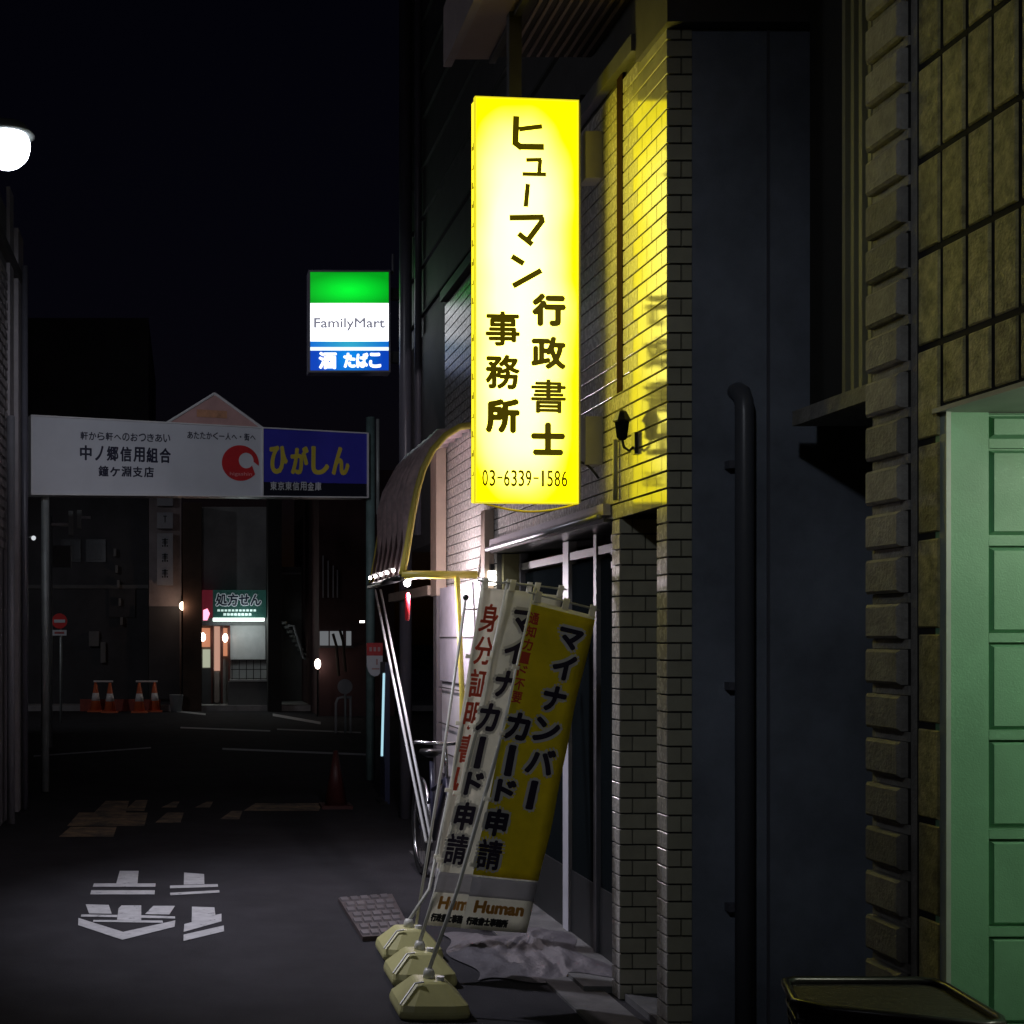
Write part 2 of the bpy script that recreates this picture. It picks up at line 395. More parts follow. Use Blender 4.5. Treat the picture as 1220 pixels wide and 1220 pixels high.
MB().box(1.965, 1.985, 5.92, 5.95, .9, 1.15).build('door_handle', alu, ent)
MB().box(1.965, 1.985, 5.92, 5.96, .12, .42).build('door_plate', alu, ent)

# ---- siding part beyond the entrance: post, window frame, doorway
tan = M('tan_frame', (.34, .26, .2), .5)
sfp = thing('shop_front_frame', 'tan framed dark shop doorway under the curved awning', 'shop front', (1.86, 9.6, 0))
for (x0, x1, y0, y1, z0, z1) in ((1.80, 1.855, 8.06, 8.16, 0, 2.32), (1.78, 1.85, 9.5, 9.72, 1.85, 2.95)):
    MB().box(x0, x1, y0, y1, z0, z1).build('post', tan, sfp)
MB().box(1.76, 1.82, 9.73, 11.6, 1.86, 1.93).build('door_head', tan, sfp)
MB().box(1.80, 1.85, 9.6, 9.72, 0, 1.85).build('door_jamb', M('grey_jamb', (.12, .11, .12), .4), sfp)
MB().box(1.82, 1.852, 8.2, 9.5, .6, 1.9).build('white_panel', M('white_panel', (.62, .6, .62), .4, var=.1), sfp)
MB().box(1.805, 1.82, 8.2, 9.5, 1.25, 1.9).build('notice_board', M('notice_grey', (.42, .4, .45), .5, var=.2), sfp)
for z in (1.55, 1.2, .95, .75):
    MB().box(1.80, 1.806, 8.2, 9.5, z, z + .008).build('panel_joint', grout, sfp)

# ================================================================== MAIN SIGN
P = Panel(Q(567, 116, 271), Q(688, 120, 269), Q(688, 602, 269), Q(562.5, 598, 271), (567, 115, 688, 602))
P.c[3] = Vector((P.c[0].x, P.c[0].y, P.c[3].z)); P.c[2] = Vector((P.c[1].x, P.c[1].y, P.c[3].z)); P.c[1].z = P.c[0].z
sign = thing('office_sign', 'tall glowing yellow projecting box sign with black katakana, kanji and a phone number', 'sign', (P.c[0].x + .22, 5.95, P.c[3].z))
def sign_mat():
    m = bpy.data.materials.new('lit_yellow_acrylic'); m.use_nodes = True; t = m.node_tree; b = t.nodes['Principled BSDF']; L = t.links.new
    b.inputs['Base Color'].default_value = (.75, .6, .02, 1); b.inputs['Roughness'].default_value = .25
    g = t.nodes.new('ShaderNodeNewGeometry'); sp = t.nodes.new('ShaderNodeSeparateXYZ'); L(g.outputs['Position'], sp.inputs[0])
    def mth(op, a, bb, c=None):
        n = t.nodes.new('ShaderNodeMath'); n.operation = op
        for i, x in enumerate((a, bb, c)):
            if x is None: continue
            if hasattr(x, 'node'): L(x, n.inputs[i])
            else: n.inputs[i].default_value = x
        return n.outputs[0]
    x0, x1 = P.c[0].x, P.c[1].x; z0, z1 = P.c[3].z, P.c[0].z
    u = mth('DIVIDE', mth('SUBTRACT', sp.outputs[0], x0), x1 - x0); v = mth('DIVIDE', mth('SUBTRACT', sp.outputs[2], z0), z1 - z0)
    du = mth('ABSOLUTE', mth('DIVIDE', mth('SUBTRACT', u, .43), .54), None)
    dv = mth('ABSOLUTE', mth('DIVIDE', mth('SUBTRACT', v, .49), .50), None)
    d = mth('POWER', mth('ADD', mth('POWER', du, 2.6), mth('POWER', dv, 5)), .5)
    n = t.nodes.new('ShaderNodeTexNoise'); n.inputs['Scale'].default_value = 2.2; L(g.outputs['Position'], n.inputs['Vector'])
    d = mth('ADD', d, mth('MULTIPLY', mth('SUBTRACT', n.outputs[0], .5), .7))
    cr = t.nodes.new('ShaderNodeValToRGB'); L(d, cr.inputs[0]); e = cr.color_ramp.elements
    e[0].position = .35; e[0].color = (1, .88, .15, 1); e[1].position = 1.0; e[1].color = (1, .84, .0, 1)
    k = e.new(.66); k.color = (1, .87, .09, 1); k = e.new(.86); k.color = (1, .85, .03, 1)
    st = t.nodes.new('ShaderNodeMapRange'); st.inputs[1].default_value = 0; st.inputs[2].default_value = 1.15; st.inputs[3].default_value = 6.6; st.inputs[4].default_value = 2.8
    L(d, st.inputs[0]); L(cr.outputs[0], b.inputs['Emission Color']); L(st.outputs[0], b.inputs['Emission Strength'])
    return m
face = MB(); P.slab(face, 567, 115, 688, 602, 0, -.012); face.build('sign_face', sign_mat(), sign)
TH_ = .065
sb = MB(); P.slab(sb, 567.3, 116.3, 687.7, 601.5, -.0125, -TH_)
cap = MB(); P.slab(cap, 566.5, 113.6, 689, 116.2, -.0205, -TH_ - .004); cap.build('top_cap', M('dark_cap', (.08, .07, .03), .6), sign)
bkp = MB(); P.slab(bkp, 567, 116.3, 688, 601.5, -TH_ - .001, -TH_ - .006); bkp.build('back_plate', M('dark_cap', (.08, .07, .03), .6), sign)
sb.build('sign_body', M('lit_side', (.7, .55, .03), .4, var=.1, emit=(1, .86, .02), es=2.0), sign)
fr = MB()
P.slab(fr, 565.8, 113.6, 689.4, 115.6, .004, -.02); P.slab(fr, 565.8, 601.4, 689.4, 603.4, .004, -.02)
P.slab(fr, 687.6, 115.6, 689.4, 601.4, .004, -.02); P.slab(fr, 565.8, 115.6, 567.2, 601.4, .004, -.02)
fr.build('sign_frame', M('yellow_trim', (.7, .6, .05), .4, emit=(1, .86, .02), es=.8), sign)
MB().box(P.c[1].x + .006, P.c[1].x + .02, 5.965, 6.03, P.c[3].z, P.c[0].z).build('side_channel', alu, sign)
ink = M('black_vinyl_bloom', (.02, .018, .004), .4, emit=(1, .72, .0), es=.055)  # dim olive emission stands in for the bloom of the face over the letters
def c2(l): return [(540 + x / 4.69, 90 + y / 4.69) for x, y in l]
kk = MB()
for (pts, wd) in (([(350,215),(345,368),(372,388),(505,385)], 7.5), ([(366,289),(495,268)], 5.8), ([(405,462),(484,458),(477,540)], 4.8), ([(385,542),(517,540)], 4.8),
                  ([(415,597),(403,727)], 5.5), ([(313,792),(490,784),(494,806),(416,915)], 6.8), ([(362,880),(440,940)], 6.4), ([(325,1010),(392,1050)], 6.6), ([(332,1178),(490,1085)], 6.8)):
    P.stroke(kk, c2(pts), wd)
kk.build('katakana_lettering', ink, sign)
kj = MB()
for ch, bx in (('行', (633, 349, 674, 389)), ('政', (632, 401, 674, 441)), ('書', (632, 453, 674, 494)), ('士', (632, 505, 673, 545)),
               ('事', (578, 372, 619, 414)), ('務', (578, 424, 619, 466)), ('所', (578, 477, 619, 519))):
    text(kj, P, ch, *bx, bold={'書': .95, '事': 1.25, '務': 1.4, '政': 1.8}.get(ch, 2.2))
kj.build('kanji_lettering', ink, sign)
ph = MB(); x = 574
for ch in '03-6339-1586':
    if ch == '-': text(ph, P, ch, x + .6, 571.4, x + 7.4, 573.8, 0); x += 8.6
    elif ch == '1': text(ph, P, ch, x + 2.0, 563, x + 5.0, 583, .3); x += 8.5
    else: text(ph, P, ch, x, 563, x + 7.2, 583, .35); x += 8.6
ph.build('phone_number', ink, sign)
brk = M('bracket_box_paint', (.3, .28, .2), .6)
sm = MB()
for k in range(17):
    zc = P.c[0].z - .22 - k * .085 - (.08 if k > 8 else 0); q0 = P.c[0] + P.n * -.026
    for j in range(2):
        a_ = q0 + P.n * (-.012 * j); a_.z = zc; sm.box(a_.x - .0035, a_.x - .0005, a_.y, a_.y + .008, zc, zc + .03 - .012 * ((k + j) % 3))
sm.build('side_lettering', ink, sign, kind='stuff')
for (ya, yb) in ((165, 220), (500, 556)):
    a = Q(691, yb, 264); b = Q(721, ya, 264)
    MB().box(a.x, WX - .001, 5.97, 6.08, a.z, b.z).build('bracket_box', brk, sign)
MB().box(P.c[0].x + .17, P.c[0].x + .225, 6.0, 6.05, P.c[0].z, 4.35).build('hanger_post', alu_dull, sign)
# slack cable under the sign
cb = [Q(578, 599, 268) + (Q(690, 600, 268) - Q(578, 599, 268)) * (i / 14) + Vector((0, .03, -.035 * math.sin(math.pi * i / 14))) for i in range(15)]
MB().tube(cb, .005, 6).build('cable', M('yellow_cable', (.6, .52, .08), .4), sign, smooth=True)
cb2 = [Vector((1.66 + .19 * i / 10, 6.0, 2.27 + .10 * math.sin(i / 10 * 2.6) - .006 * i)) for i in range(11)]
MB().tube(cb2, .006, 6).build('feed_cable', black_m, sign, smooth=True)

# wall lantern (unlit, black iron) with conduit on the tiles
lan = thing('wall_lantern', 'unlit black iron lantern on a scrolled bracket on the yellow lit tiles', 'wall lamp', (1.85, 5.9, 2.5))
cx, cy, cz = 1.80, atX(741, 1.80), 2.375
lb = MB(); lb.lathe((cx, cy, cz), [(.006, .115), (.02, .105), (.036, .075), (.04, .068), (.034, .064)], 8); lb.build('lantern_hood', black_m, lan)
lb = MB(); lb.lathe((cx, cy, cz), [(.014, -.01), (.022, 0), (.03, .064)], 6); lb.build('lantern_glass', glass_dark, lan)
lb = MB(); lb.tube([(cx, cy, cz - .01), (cx + .008, cy, cz - .04), (cx + .03, cy, cz - .055), (1.857, cy, cz - .03)], .006, 8); lb.build('lantern_bracket', black_m, lan, smooth=True)
MB().box(1.845, 1.859, cy - .02, cy + .02, cz - .07, cz + .02).build('back_plate', black_m, lan)
cd = atX(733, 1.845)
tag(MB().tube([(1.845, cd, 2.14), (1.845, cd, 2.40)], .011, 8).build('wall_conduit', M('conduit_grey', (.25, .24, .15), .5), smooth=True), 'thin vertical conduit on the tiles below the iron lantern', 'conduit')

# ================================================================== RIGHT STONE TILED BUILDING WITH GREEN PORCH
RX = 1.97
rb = thing('stone_tiled_building', 'building faced with upright rough stone tiles and quoins around a green panelled porch', 'building', (2.5, 3.5, 0))
YC = 3.85; YP = 3.502; ZP = 2.15
cr = MB(); cr.box(RX + .006, 4.6, .2, YC - .002, ZP, 5.2); cr.box(RX + .006, RX + .5, YP + .03, YC - .002, 0, ZP); cr.build('wall', M('dark_grout', (.015, .015, .014), .95), rb)
def block(name, x, y0, y1, z0, z1, d, mat, ch=.006):
    mb = MB()
    bk = [(x + d, y0, z0), (x + d, y1, z0), (x + d, y1, z1), (x + d, y0, z1)]
    md = [(x + ch, y0, z0), (x + ch, y1, z0), (x + ch, y1, z1), (x + ch, y0, z1)]
    ft = [(x, y0 + ch, z0 + ch), (x, y1 - ch, z0 + ch), (x, y1 - ch, z1 - ch), (x, y0 + ch, z1 - ch)]
    mb.add(bk + md + ft, [(i, (i+1) % 4, (i+1) % 4 + 4, i + 4) for i in range(4)] + [(i+4, (i+1) % 4 + 4, (i+1) % 4 + 8, i + 8) for i in range(4)] + [(8, 9, 10, 11)])
    return mb.build(name, mat, rb)
# quoins
qp = .1265
z = .03
while z < 4.2:
    block('quoin', RX - .022, 3.668, YC, z, z + qp - .03, .04, stone_q, .008)
    MB().box(RX + .0, RX + .02, 3.655, YC - .004, z + qp - .028, z + qp - .002).build('quoin_bed', stone_q, rb)
    z += qp
# upright tiles in rows
zr = [.055 + .252 * k for k in range(17)]
ys = [3.617 + .0, 3.502, 3.389, 3.280, 3.173, 3.068, 2.965, 2.86, 2.75]
for zi in zr:
    for k in range(len(ys) - 1):
        y1, y0 = ys[k], ys[k + 1]
        z0, z1 = zi + .010, zi + .252 - .008
        if k == 0: y1 = 3.617
        if k >= 1 and zi < ZP:
            if zi + .252 < ZP + .05: continue
            z0 = ZP + .012
            if z1 - z0 < .05: continue
        dx = random.uniform(-.0015, .0015)
        block('stone_tile', RX + dx, y0 + .009, y1 - .009, z0, z1, .02, stone_tile, .004)
        
MB().box(RX + .004, RX + .02, 3.622, 3.650, 0, 4.2).build('corner_strip', stone_q, rb)
# porch: soffit, green far wall with panels, side walls and a lamp
lightg = M('porch_soffit', (.5, .52, .48), .6)
MB().box(RX - .01, 4.6, .2, YP + .02, ZP - .012, ZP).build('porch_soffit', lightg, rb)
gx0 = 1.975
MB().box(gx0, 4.6, YP + .012, YP + .03, 0, ZP - .013).build('porch_wall', green_p, rb)
MB().box(gx0, gx0 + .012, YP - .02, YP + .012, 0, ZP - .013).build('edge_trim', M('trim_light', (.4, .5, .42), .4), rb)
MB().box(gx0 + .012, gx0 + .105, YP - .008, YP + .012, 0, ZP - .013).build('green_jamb', green_p, rb)
gs = 1600 / YP
rows = [(490, 522), (536, 637), (652, 754), (767, 869), (883, 985), (1001, 1103), (1117, 1219), (1233, 1335), (1349, 1451)]
def gz(py): return EYE + (HY - py) / gs
for c in range(5):
    xa = (1180 - VX) / gs + c * .30; xb = xa + .275
    MB().box(xb + .003, xb + .022, YP - .006, YP + .012, 0, ZP - .013).build('stile', green_p, rb)
    for (ya, yb) in rows:
        z0, z1 = max(.02, gz(yb)), min(ZP - .02, gz(ya))
        if z1 - z0 < .03: continue
        q = MB(); a = [(xa, YP + .011, z0), (xb, YP + .011, z0), (xb, YP + .011, z1), (xa, YP + .011, z1)]
        b = [(xa + .009, YP - .002, z0 + .009), (xb - .009, YP - .002, z0 + .009), (xb - .009, YP - .002, z1 - .009), (xa + .009, YP - .002, z1 - .009)]
        q.hexa(a, b); q.build('green_panel', green_p, rb)
        MB().box(xa - .006, xb + .003, YP - .0045, YP + .0105, z1 + .004, min(z1 + .028, ZP - .015)).build('rail', green_p, rb)
MB().box(xa - 1.2 - .035, xa - 1.2 - .008, YP - .006, YP + .0115, 0, ZP - .013).build('stile', green_p, rb)
MB().box(3.5, 3.6, .2, YP, 0, ZP - .013).build('porch_back_wall', M('porch_render', (.4, .42, .38), .8), rb)
MB().box(RX + .015, RX + .3, .2, .9, 0, ZP - .013).build('porch_pier', stone_q, rb)
pl = thing('porch_light', 'round ceiling light fitted under the porch soffit', 'ceiling lamp', (2.75, 2.55, ZP - .012))
MB().lathe((2.75, 2.55, ZP - .07), [(.10, 0), (.12, .02), (.12, .057)], 20).build('lamp_body', E_('porch_glow', (.75, 1, .8), 1.5, (.8, .8, .8)), pl, smooth=True)
lamp('porch_bulb', (2.75, 2.55, ZP - .12), 19, (1, 1, .8), size=.05)
# overhanging bay in the gap behind the corner
bay = MB(); bay.box(2.3, 3.6, YC + .002, 4.94, 2.385, 5.0); bay.build('bay', M('bay_black', (.02, .02, .015), .8), rb)
for y in (4.44, 4.50, 4.555, 4.615):
    MB().box(2.27, 2.299, y, y + .022, 2.387, 4.9).build('bay_mullion', M('mullion_olive', (.2, .2, .13), .5), rb)
MB().box(2.24, 3.6, YC + .002, 4.95, 2.33, 2.384).build('bay_ledge', stone_q, rb)

# ================================================================== AWNING
aw = thing('curved_awning', 'curved ribbed awning on a yellow lit tube frame over the shop doorway', 'awning', (1.6, 9.1, 1.95))
ylt = M('yellow_lit_tube', (.55, .46, .07), .4)  # yellow of the sign's light put into the tube colour
prof = []
for i in range(11):
    t = i / 10 * math.pi / 2
    prof.append((1.84 - .40 * math.sin(t) - .085 * (i / 10) ** 2, 2.18 + .71 * math.cos(t) ** .8 if i < 10 else 2.18))
prof = [(1.84, 2.90), (1.74, 2.885), (1.65, 2.83), (1.57, 2.74), (1.51, 2.62), (1.47, 2.48), (1.44, 2.32), (1.415, 2.16), (1.39, 2.02), (1.375, 1.95)]
ya, yb = 8.5, 9.9
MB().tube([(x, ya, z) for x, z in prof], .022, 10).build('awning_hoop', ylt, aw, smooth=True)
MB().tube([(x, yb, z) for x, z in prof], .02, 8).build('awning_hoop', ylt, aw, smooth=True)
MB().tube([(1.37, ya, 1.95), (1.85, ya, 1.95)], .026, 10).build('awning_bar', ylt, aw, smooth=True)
MB().tube([(1.365, ya - .02, 1.93), (1.365, yb, 1.93)], .022, 10).build('front_bar', black_m, aw, smooth=True)
n = 84; vs = []; fs = []
for j in range(n + 1):
    y = ya + .02 + (yb - ya - .04) * j / n
    for i, (x, z) in enumerate(prof):
        dep = .08 * abs(math.sin(math.pi * j / n * 6)) * (1 if i > 1 else .3) * (1 if i < 6 else max(0.12, 1 - (i - 5) * .4))
        nx = -1.0 if i > 3 else -.5; nz = 0 if i > 3 else .85
        vs.append((x + .012 + nx * dep, y, z + nz * dep - .01))
m_ = len(prof)
for j in range(n):
    for i in range(m_ - 1):
        a = j * m_ + i; fs.append((a, a + 1, a + m_ + 1, a + m_))
aws = MB().add(vs, fs).build('awning_sheet', M('mauve_canvas', (.5, .37, .37), .4, var=.35, scale=16), aw, smooth=True)
sd = aws.modifiers.new('thickness', 'SOLIDIFY'); sd.thickness = .004
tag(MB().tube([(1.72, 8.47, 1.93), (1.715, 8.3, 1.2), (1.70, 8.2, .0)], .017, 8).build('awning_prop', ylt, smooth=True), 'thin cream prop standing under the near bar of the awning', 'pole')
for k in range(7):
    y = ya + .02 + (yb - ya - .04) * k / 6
    MB().tube([(x + (.012 - .012 if i > 3 else 0) - .004, y, z + (.006 if i < 4 else 0)) for i, (x, z) in enumerate(prof)], .009, 6).build('valley_shade_tube', M('valley_shade_brown', (.06, .03, .03), .5), aw, smooth=True)  # dark tubes added in the valleys for the light-dark contrast between lobes
# string of small bulbs at the front edge of the awning
bulb_m = E_('string_bulb_glow', (1, .88, .86), 22)
sl_ = thing('string_lights', 'row of tiny white bulbs along the lower front edge of the awning', 'string lights', (1.36, 9.0, 1.98))
MB().tube([(1.352, 8.62 + .3 * k, 2.0 + .008 * (k % 2)) for k in range(5)], .003, 6).build('wire', black_m, sl_)
for k in range(5):
    MB().ball((1.345, 8.66 + .27 * k, 1.985), .012, 10, 7).build('bulb', bulb_m, sl_, smooth=True)
# bare bulb and red handle lamp
lb1 = thing('bare_bulb', 'bright bare bulb hanging at the near front corner of the awning', 'lamp', (1.42, 8.6, 1.92))
MB().ball((1.425, 8.6, 1.9), .022, 14, 9).build('bulb', E_('bare_bulb_glow', (1, .93, .92), 25), lb1, smooth=True)
MB().tube([(1.425, 8.6, 1.92), (1.40, 8.6, 1.95)], .008, 8).build('socket', black_m, lb1)
MB().tube([(1.425, 8.6, 1.915), (1.53, 8.56, 1.965)], .007, 6).build('arm', white_m, lb1)
lamp('bare_bulb_light', (1.46, 8.6, 1.84), 42.0, (1, .87, .96), size=.03)
tag(MB().lathe((1.43, 8.62, 1.72), [(.006, -.06), (.015, -.05), (.017, .1), (.01, .12)], 10).build('red_torch', M('red_plastic', (.5, .02, .03), .3), smooth=True), 'small red tube hanging under the bare bulb at the awning corner', 'hanging tube')
a = Q(586, 692, 199)
l2 = thing('canopy_spot_lamp', 'small white lamp glowing at the end of the cream bar above the banners', 'lamp', a)
MB().box(a.x - .02, a.x + .02, a.y - .02, a.y + .02, a.z - .025, a.z + .06).build('lamp_shade', E_('spot_glow', (1, .95, .85), 6), l2)
lamp('canopy_spot_light', (a.x - .03, a.y - .2, a.z - .08), .25, (1, .93, .85), size=.03)
MB().box(a.x - .012, a.x + .012, a.y - .012, a.y + .06, a.z + .06, a.z + .1).build('lamp_bracket', black_m, l2)

# two white rods leaning from the awning corner to the banner bases
for k, (xa_, xb_, lab) in enumerate(((447, 508, 'left one of two white rods leaning down from the awning corner'), (453.5, 514, 'right one of two white rods leaning down from the awning corner'))):
    a = Q(xa_, 703, 164); b = Q(xb_, 1003, 225)
    tag(MB().tube([a, b], .0085, 8).build('white_rod', white_m, smooth=True), lab, 'rod', 'white rods leaning under the awning')

# ================================================================== BANNERS (nobori) WITH WATER BASES
base_m = M('yellow_green_plastic', (.46, .44, .2), .45, var=.12)
trans_m = M('pale_plastic', (.5, .5, .45), .35)
yel = M('yellow_cloth', (.75, .56, .03), .75, var=.08, scale=8); wht = M('white_cloth', (.52, .52, .42), .75, var=.08, scale=8)
lav = M('lavender_print', (.5, .48, .6), .75); org = M('orange_print', (.55, .25, .04), .7); redp = M('red_print', (.62, .07, .03), .7)
nav = M('navy_print', (.018, .01, .03), .7); outl = M('white_outline_print', (.62, .6, .55), .7); blk = M('black_print', (.015, .015, .015), .7)
def cloth(name, col):
    m = M(name, col, .8, var=.08, scale=8); t = m.node_tree; b = t.nodes['Principled BSDF']; L = t.links.new
    tr = t.nodes.new('ShaderNodeBsdfTranslucent'); mx = t.nodes.new('ShaderNodeMixShader'); mx.inputs[0].default_value = .5
    L(b.inputs['Base Color'].links[0].from_socket, tr.inputs[0])
    L(b.outputs[0], mx.inputs[1]); L(tr.outputs[0], mx.inputs[2]); L(mx.outputs[0], t.nodes['Material Output'].inputs[0]); return m
yel = cloth('yellow_banner_cloth', (.9, .78, .03)); wht = cloth('white_banner_cloth', (.88, .86, .76)); lav = cloth('lavender_cloth', (.78, .76, .82))
def banner(kind, corners, s0, s1, pole, bc, sb_, label, ground_s):
    tl, tr, br, bl = [Q(x, y, s) for (x, y), s in zip(corners, (s0, s0 * .99, s1 * .99, s1))]
    wv = lambda u, v: .006 * math.sin(v * 9 + u * 2) * (.3 + u) + .004 * math.sin(v * 23 + u * 5)
    P2 = Panel(tl, tr, br, bl, (0, 0, 1, 1), wv)
    b0 = G(bc, HY + EYE * ground_s)
    t = thing('banner', label, 'banner', (b0.x, b0.y, 0), 'nobori banners in water bases')
    def sheet(name, mat, u0, v0, u1, v1, off, nu=6, nv=30):
        vs = [P2.at(u0 + (u1 - u0) * i / nu, v0 + (v1 - v0) * j / nv, off) for j in range(nv + 1) for i in range(nu + 1)]
        fs = [(j * (nu + 1) + i, j * (nu + 1) + i + 1, (j + 1) * (nu + 1) + i + 1, (j + 1) * (nu + 1) + i) for j in range(nv) for i in range(nu)]
        o = MB().add(vs, fs).build(name, mat, t, smooth=True)
        sd = o.modifiers.new('thickness', 'SOLIDIFY'); sd.thickness = .0012; sd.offset = -1 if P2.n.y < 0 else 1
        return o
    cl = sheet('cloth', wht, 0, 0, 1, 1, 0)
    pts = [Q(x, y, s0 + (s1 - s0) * (y - corners[0][1]) / (corners[3][1] - corners[0][1])) + Vector((0, .012, 0)) for x, y in pole]
    pts[-1] = Vector((b0.x, b0.y, .17)); 
    MB().tube(pts, .0085, 8).build('pole', trans_m, t, smooth=True)
    top = P2.at(-.08, -.02, .004); e = P2.at(1.03, -.02, .004)
    MB().tube([top, e], .005, 6).build('crossbar', trans_m, t, smooth=True)
    for u in (.02, .45, .88): MB().hexa([P2.at(u, -.03, .012), P2.at(u + .09, -.03, .012), P2.at(u + .09, .004, .012), P2.at(u, .004, .012)], [P2.at(u, -.03, .002), P2.at(u + .09, -.03, .002), P2.at(u + .09, .004, .002), P2.at(u, .004, .002)]).build('cloth_tab', wht, t)
    for v in (.2, .4, .6, .8): MB().hexa([P2.at(-.09, v, .01), P2.at(.02, v, .01), P2.at(.02, v + .012, .01), P2.at(-.09, v + .012, .01)], [P2.at(-.09, v, .004), P2.at(.02, v, .004), P2.at(.02, v + .012, .004), P2.at(-.09, v + .012, .004)]).build('side_tab', wht, t)
    if kind == 'yellow': sheet('yellow_ground', yel, .0, .012, 1, .835, .0014)
    sheet('lavender_band', lav, .0, .84, 1, .9, .0014, nv=6)
    col2 = [('マ', .50, .055, .88, .12), ('イ', .50, .135, .86, .215), ('ナ', .46, .235, .84, .315), ('ン', .44, .335, .84, .41), ('バ', .42, .43, .86, .51), ('ー', .56, .53, .68, .62)]
    col1 = [('カ', -.0, .335, .38, .42), ('ー', .13, .435, .25, .53), ('ド', .06, .54, .36, .61), ('申', .02, .63, .35, .715), ('請', .0, .725, .35, .815)]
    if kind == 'red': col2 = []; col1 = [('カ', .52, .335, .84, .42), ('ー', .62, .435, .73, .53), ('ド', .52, .54, .84, .61), ('申', .52, .63, .84, .715), ('請', .52, .725, .84, .815)]
    if kind == 'white': col2 = [(c, u0 - .3, v0, u1 - .3, v1) for c, u0, v0, u1, v1 in col2[:3]]; col1 = [(c, u0 + .02, v0, u1 + .02, v1) for c, u0, v0, u1, v1 in col1]
    o1 = MB(); i1 = MB()
    for ch, u0, v0, u1, v1 in col2 + col1:
        text(o1, P2, ch, u0 - .045, v0 - .009, u1 + .045, v1 + .009, .068, .0030, rot=(ch == 'ー'))
        text(i1, P2, ch, u0, v0, u1, v1, .012 if ch == '請' else .02, .0052, rot=(ch == 'ー'))
    o1.build('lettering_outline', outl, cl); i1.build('lettering', nav, cl)
    r1 = MB()
    if kind == 'yellow':
        for k, ch in enumerate('通知カード不要'): text(r1, P2, ch, .0, .035 + .04 * k, .15, .07 + .04 * k, .005, .0040, rot=(ch == 'ー'))
    elif kind == 'red':
        for k, ch in enumerate('身分証明書に'): text(r1, P2, ch, .06, .045 + .098 * k, .42, .13 + .098 * k, .011, .0040)
    if r1.v: r1.build('red_lettering', redp, cl)
    h1 = MB(); text(h1, P2, 'Human', .12, .91, .88, .95, .014, .004); h1.build('orange_lettering', org, cl)
    k1 = MB(); text(k1, P2, '行政書士事務所', .05, .962, .68, .988, .01, .004); k1.build('small_lettering', blk, cl)
    # water base: a squat truncated tank with a raised socket
    bb = MB(); x, y = b0.x, b0.y
    def ring(hw, hd, z): return [(x - hw, y - hd, z), (x - hw * .6, y - hd * 1.12, z), (x + hw * .6, y - hd * 1.12, z), (x + hw, y - hd, z), (x + hw, y + hd, z), (x - hw, y + hd, z)]
    rs = [ring(.138, .13, 0), ring(.148, .14, .025), ring(.138, .13, .06), ring(.07, .07, .13), ring(.06, .06, .14)]
    n = 6; bb.v = [Vector(q) for r_ in rs for q in r_]
    for i in range(len(rs) - 1):
        for k in range(n): bb.f.append((i * n + k, i * n + (k + 1) % n, (i + 1) * n + (k + 1) % n, (i + 1) * n + k))
    bb.f += [tuple(range(n))[::-1], tuple(range((len(rs) - 1) * n, len(rs) * n))]
    bb.build('water_base', base_m, t, bevel=.012)
    MB().lathe((x, y, .132), [(.026, 0), (.024, .03), (.018, .045)], 12).build('socket', trans_m, t, smooth=True)
    MB().lathe((x + .04, y - .04, .135), [(.016, 0), (.016, .02)], 10).build('filler_cap', white_m, t)
    MB().tube([(x - .141, y - .136, .065), (x - .071, y - .078, .136), (x - .035, y - .08, .142)], .004, 6).build('edge_highlight', white_m, t)  # white line painting the highlight along the left edge of the base
    return t
banner('red', [(573, 700), (633, 706), (573, 1104), (510, 1098)], 240, 240, [(577, 688), (549, 880), (512, 1060), (490, 1130)], 487, 250, 'pale banner with a column of red kanji, farthest of the three leaning banners', 244)
banner('white', [(604, 702), (670, 710), (577, 1108), (507, 1102)], 262, 262, [(607, 690), (566, 880), (520, 1060), (499, 1140)], 500, 270, 'off white banner with dark katakana between the red lettered and the yellow banner', 263)
banner('yellow', [(634, 715), (709, 734), (628, 1112), (549, 1106)], 284, 284, [(639, 700), (598, 880), (546, 1060), (515, 1150)], 511, 290, 'yellow banner with dark white-edged katakana, nearest of the three leaning banners', 287)
# bare leaning pole with ball tip
a = Q(555, 712, 232); b = Q(492, 1125, 240)
bp = thing('bare_pole', 'bare leaning pole with a small ball tip left of the banners', 'pole', b)
MB().tube([a, a.lerp(b, .5) + Vector((.008, 0, 0)), b], .0075, 8).build('shaft', trans_m, bp, smooth=True)
MB().ball(a, .016, 10, 7).build('ball_tip', black_m, bp, smooth=True)
MB().tube([a + Vector((0, 0, -.06)), a + Vector((.1, 0, -.06))], .005, 6).build('side_arm', trans_m, bp)

# crumpled plastic sheet on the step
vs = []; fs = []; nx, ny = 44, 26
for j in range(ny + 1):
    for i in range(nx + 1):
        u, v = i / nx, j / ny
        x = 1.32 + .62 * u + .04 * math.sin(v * 9); y = 6.05 + .95 * v + .05 * math.sin(u * 11)
        h = .022 + .008 * math.sin(u * 13 + v * 21) * math.cos(v * 11 - u * 9) + .006 * math.sin(u * 37 - v * 23) + .006 * math.sin(u * 71 + v * 51) + .003 * random.random()
        e = min(1, min(u, v, 1 - u, 1 - v) * 5); vs.append((x, y, .008 + max(0, h) * e + (.025 if x > 1.74 else .0)))
for j in range(ny):
    for i in range(nx): a = j * (nx + 1) + i; fs.append((a, a + 1, a + nx + 2, a + nx + 1))
o = MB().add(vs, fs).build('plastic_sheet', M('clear_crumpled_plastic', (.075, .07, .08), .6, var=.3, spec=.5, bump=.004, bscale=40), smooth=True)
tag(o, 'crumpled pale plastic sheet lying on the ground at the foot of the banners', 'plastic sheet')

